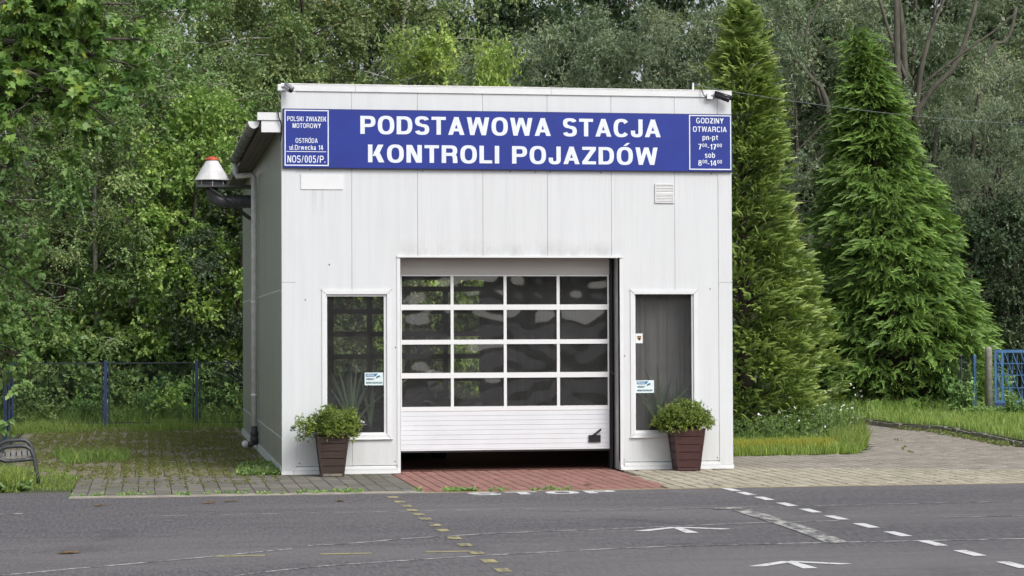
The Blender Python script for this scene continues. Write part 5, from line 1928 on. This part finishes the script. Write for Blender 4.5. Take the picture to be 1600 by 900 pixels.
for x in (0.0, .16, GW - .06):
    box('upright', 'gate_blue', gt, x, x + .05, -.020, .020, GB + .031, GH - .071)
box('kick_plate', 'fence_blue', gt, .0, GW, -.012, .012, .10, GB - .031)
for i in range(26):
    x = .10 + i * .11
    box('thin_bar', 'gate_blue', gt, x, x + .014, .012, .024, GB + .032, GH - .072)
for i in range(-3, 16):
    x = .06 + i * .19
    t0, t1 = 0.0, 1.0
    z0, z1 = GH - .075, GB + .035
    dx_ = .40
    if x < .06:
        t0 = (.06 - x) / dx_
    MB().tube([(x + dx_ * t0, -.016, z0 + (z1 - z0) * t0), (x + dx_, -.016, z1)], .013, 4).build('lattice_bar', 'gate_blue', gt)
    MB().tube([(max(.06, x + dx_ * 1.0), .030, z0), (max(.06, x + .12), .030, z1)], .009, 4).build('lattice_bar', 'wire_grey', gt)
rosettes('gate_weeds', scatter([(16.9, 15.6), (19.6, 15.0), (19.6, 16.4), (17.0, 17.0)], 260, 151, .22), .10, 153, 'leaf_shrub', label='nettles and weeds in front of the gate')


def tall_weed(px, y, h, label):
    rg = np.random.default_rng(int(px))
    r = empty('tall_weed', label, 'plant', (wx(px, y), y, .1))
    m_ = MB()
    O2, D2 = [], []
    for i in range(7):
        bx, by = rg.normal(size=2) * .09
        ex, ey = bx + rg.normal() * .09, by + rg.normal() * .09
        hh = h * rg.uniform(.6, 1)
        m_.tube([(bx, by, 0), (ex, ey, hh)], [.007, .003], 4, False)
        for j in range(16):
            t = rg.uniform(.1, 1)
            O2.append((bx + (ex - bx) * t, by + (ey - by) * t, hh * t))
            d = rg.normal(size=3)
            D2.append(d / np.linalg.norm(d))
    m_.build('stalk', 'leaf_shrub', r)
    link('leaves', foliage('leaves', 'leaf_shrub', np.array(O2), np.array(D2), np.full(len(O2), .09), 6, .09, .05, .3, .6, .1, np.full(len(O2), .5), int(px)), r)
    return r


tall_weed(1494, 16.4, 1.15, 'tall green weed in front of the left blue fence post')
tall_weed(1513, 16.2, .95, 'tall green weed between the two blue fence posts')
tall_weed(1582, 15.4, .60, 'flowering weed at the foot of the blue gate')

# ------------------------------------------------------------------ inside the hall
def sword_plant(loc, n, h, seed, label, wide=.05):
    rg = np.random.default_rng(seed)
    r = empty('snake_plant', label, 'plant', loc)
    MB().lathe((0, 0, 0), [(.11, 0), (.15, .24), (.16, .26), (.13, .255)], 16).build('pot', 'pipe_dark', r, True)
    for i in range(n):
        a = rg.uniform(0, 2 * PI)
        sp = abs(rg.normal()) * .38
        hh = h * rg.uniform(.6, 1.05)
        dx, dy = math.cos(a) * sp, math.sin(a) * sp * .5
        V = []
        wv = wide * rg.uniform(.7, 1.1)
        fx_, fy_ = rg.normal(), rg.normal() * .5
        f_ = math.hypot(fx_, fy_)
        fx_, fy_ = fx_ / f_, fy_ / f_
        m_ = MB()
        for t, k_ in ((0, .6), (.35, 1), (.7, .85), (1, .05)):
            c_ = (dx * hh * t ** 1.4, dy * hh * t ** 1.4, .22 + hh * (t - .15 * sp * t * t))
            V += [(c_[0] - fx_ * wv / 2 * k_, c_[1] - fy_ * wv / 2 * k_, c_[2]), (c_[0] + fx_ * wv / 2 * k_, c_[1] + fy_ * wv / 2 * k_, c_[2])]
        m_.v = V
        m_.f = [(0, 1, 3, 2), (2, 3, 5, 4), (4, 5, 7, 6)]
        me = m_.mesh('leaf', 'leaf_house')
        at_ = me.attributes.new('tint', 'FLOAT', 'FACE')
        at_.data.foreach_set('value', [float(rg.uniform(.2, 1))] * 3)
        link('leaf', me, r)
    return r


tag(box('plant_stand', 'interior_wall', None, .55, 1.70, .22, .55, .0, .42), 'low stand behind the left window', 'stand')
tag(box('plant_stand', 'interior_wall', None, 5.35, 6.40, .22, .55, .0, .42), 'low stand behind the right window', 'stand')
sword_plant((1.06, .36, .421), 22, 1.02, 161, 'dark snake plant with upright leaves behind the left window')
sword_plant((1.36, .40, .421), 14, .85, 163, 'spreading snake plant near the notice in the left window', .04)
sword_plant((5.86, .36, .421), 16, 1.0, 165, 'pale snake plant behind the right window')
sword_plant((6.12, .42, .421), 10, .8, 167, 'thin snake plant half hidden by the round potted shrub', .035)
m_ = MB()
cn = 70
for i in range(cn + 1):
    x = 5.30 + 1.2 * i / cn
    y = .66 + .022 * math.sin(i * .42) + .012 * math.sin(i * 1.1 + 1)
    m_.v += [(x, y, .05), (x, y, 3.1)]
m_.f = [(2 * i, 2 * i + 2, 2 * i + 3, 2 * i + 1) for i in range(cn)]
tag(m_.build('curtain', 'curtain_grey', None, True), 'pale grey curtain hanging behind the right window', 'curtain')

# dark car standing in the hall, nose towards the door
car = empty('parked_car', 'dark car standing inside behind the glazed door', 'car', (2.05, 2.6, 0.005))
ST = [(0, .33, .62, .60), (.05, .25, .74, .76), (.25, .20, .86, .84), (.9, .18, .97, .87), (1.25, .18, 1.00, .88), (2.6, .18, .98, .89), (3.6, .2, 1.0, .88), (4.1, .25, .98, .84), (4.25, .35, .8, .74)]
m_ = MB()
NS = 16
for y, zb, zt, hw in ST:
    for k_ in range(NS):
        a = 2 * PI * k_ / NS
        c, s = math.cos(a), math.sin(a)
        e = 4.0
        kk = (abs(c) ** e + abs(s) ** e) ** (-1 / e)
        m_.v.append((hw * c * kk, y, (zb + zt) / 2 + (zt - zb) / 2 * s * kk))
for i in range(len(ST) - 1):
    for k_ in range(NS):
        k2 = (k_ + 1) % NS
        m_.f.append((i * NS + k_, i * NS + k2, (i + 1) * NS + k2, (i + 1) * NS + k_))
m_.f.append(tuple(range(NS)))
m_.f.append(tuple(reversed(range((len(ST) - 1) * NS, len(ST) * NS))))
m_.build('body', 'car_dark', car, True)
MB().hexa([(-.76, 1.05, .98), (.76, 1.05, .98), (.78, 3.9, .98), (-.78, 3.9, .98), (-.56, 1.75, 1.43), (.56, 1.75, 1.43), (.56, 3.2, 1.43), (-.56, 3.2, 1.43)]).build('cabin', 'car_dark', car)
MB().hexa([(-.68, 1.06, 1.02), (.68, 1.06, 1.02), (.68, 1.10, 1.02), (-.68, 1.10, 1.02), (-.53, 1.655, 1.39), (.53, 1.655, 1.39), (.53, 1.70, 1.39), (-.53, 1.70, 1.39)]).build('windscreen', 'window_glass', car)
for s in (-1, 1):
    MB().tube([(s * .60, -.02 + .03, .64), (s * .60, -.05, .64)], [.14, .11], 14).build('headlight', 'chrome', car, True)
    hl = MB().hexa([(s * .40, -.01, .56), (s * .74, .05, .56), (s * .74, .16, .56), (s * .40, .1, .56), (s * .42, .02, .70), (s * .76, .12, .70), (s * .76, .2, .70), (s * .42, .14, .70)]).build('headlight', 'window_glass', car)
    MB().hexa([(s * .82, 1.45, 1.0), (s * 1.0, 1.45, 1.02), (s * 1.0, 1.55, 1.02), (s * .82, 1.55, 1.0), (s * .82, 1.45, 1.1), (s * 1.0, 1.45, 1.14), (s * 1.0, 1.55, 1.14), (s * .82, 1.55, 1.1)]).build('mirror', 'car_dark', car)
    for y in (.8, 3.4):
        wl = MB().tube([(s * .66, y, .31), (s * .86, y, .31)], .31, 22).build('wheel', 'tyre', car)
        MB().tube([(s * .861, y, .31), (s * .868, y, .31)], .2, 16).build('rim', 'chrome', wl)
for x in (-.35, .35):
    MB().tube([(x, 1.10, 1.03), (x + .25, 1.38, 1.22)], .008, 5).build('wiper', 'seal_black', car)
box('number_plate', 'plate_white', car, -.26, .26, -.03, -.01, .38, .49)

# ------------------------------------------------------------------ the wood on the far side of the yard (mirrored in the panes)
rgb_ = np.random.default_rng(171)
n_ = 2600
C = np.stack([rgb_.uniform(-60, 70, n_), rgb_.uniform(-96, -84, n_), rgb_.random(n_) ** .8 * 11.5], 1)
C[:, 2] *= .75 + .25 * np.sin(C[:, 0] * .35) * np.sin(C[:, 0] * .13 + 1)
C[:, 2] += .4
d = rand_dir(rgb_, n_ * 8)
me = foliage('far_wood', 'leaf_oak', np.repeat(C, 8, 0), d, np.full(n_ * 8, 1.3), 4, .7, .5, .1, .7, 0, np.repeat(np.clip(rgb_.normal(.45, .2, n_), 0, .9), 8), 173)
o = link('far_wood', me)
tag(o, 'belt of trees across the yard', None, None, 'stuff')
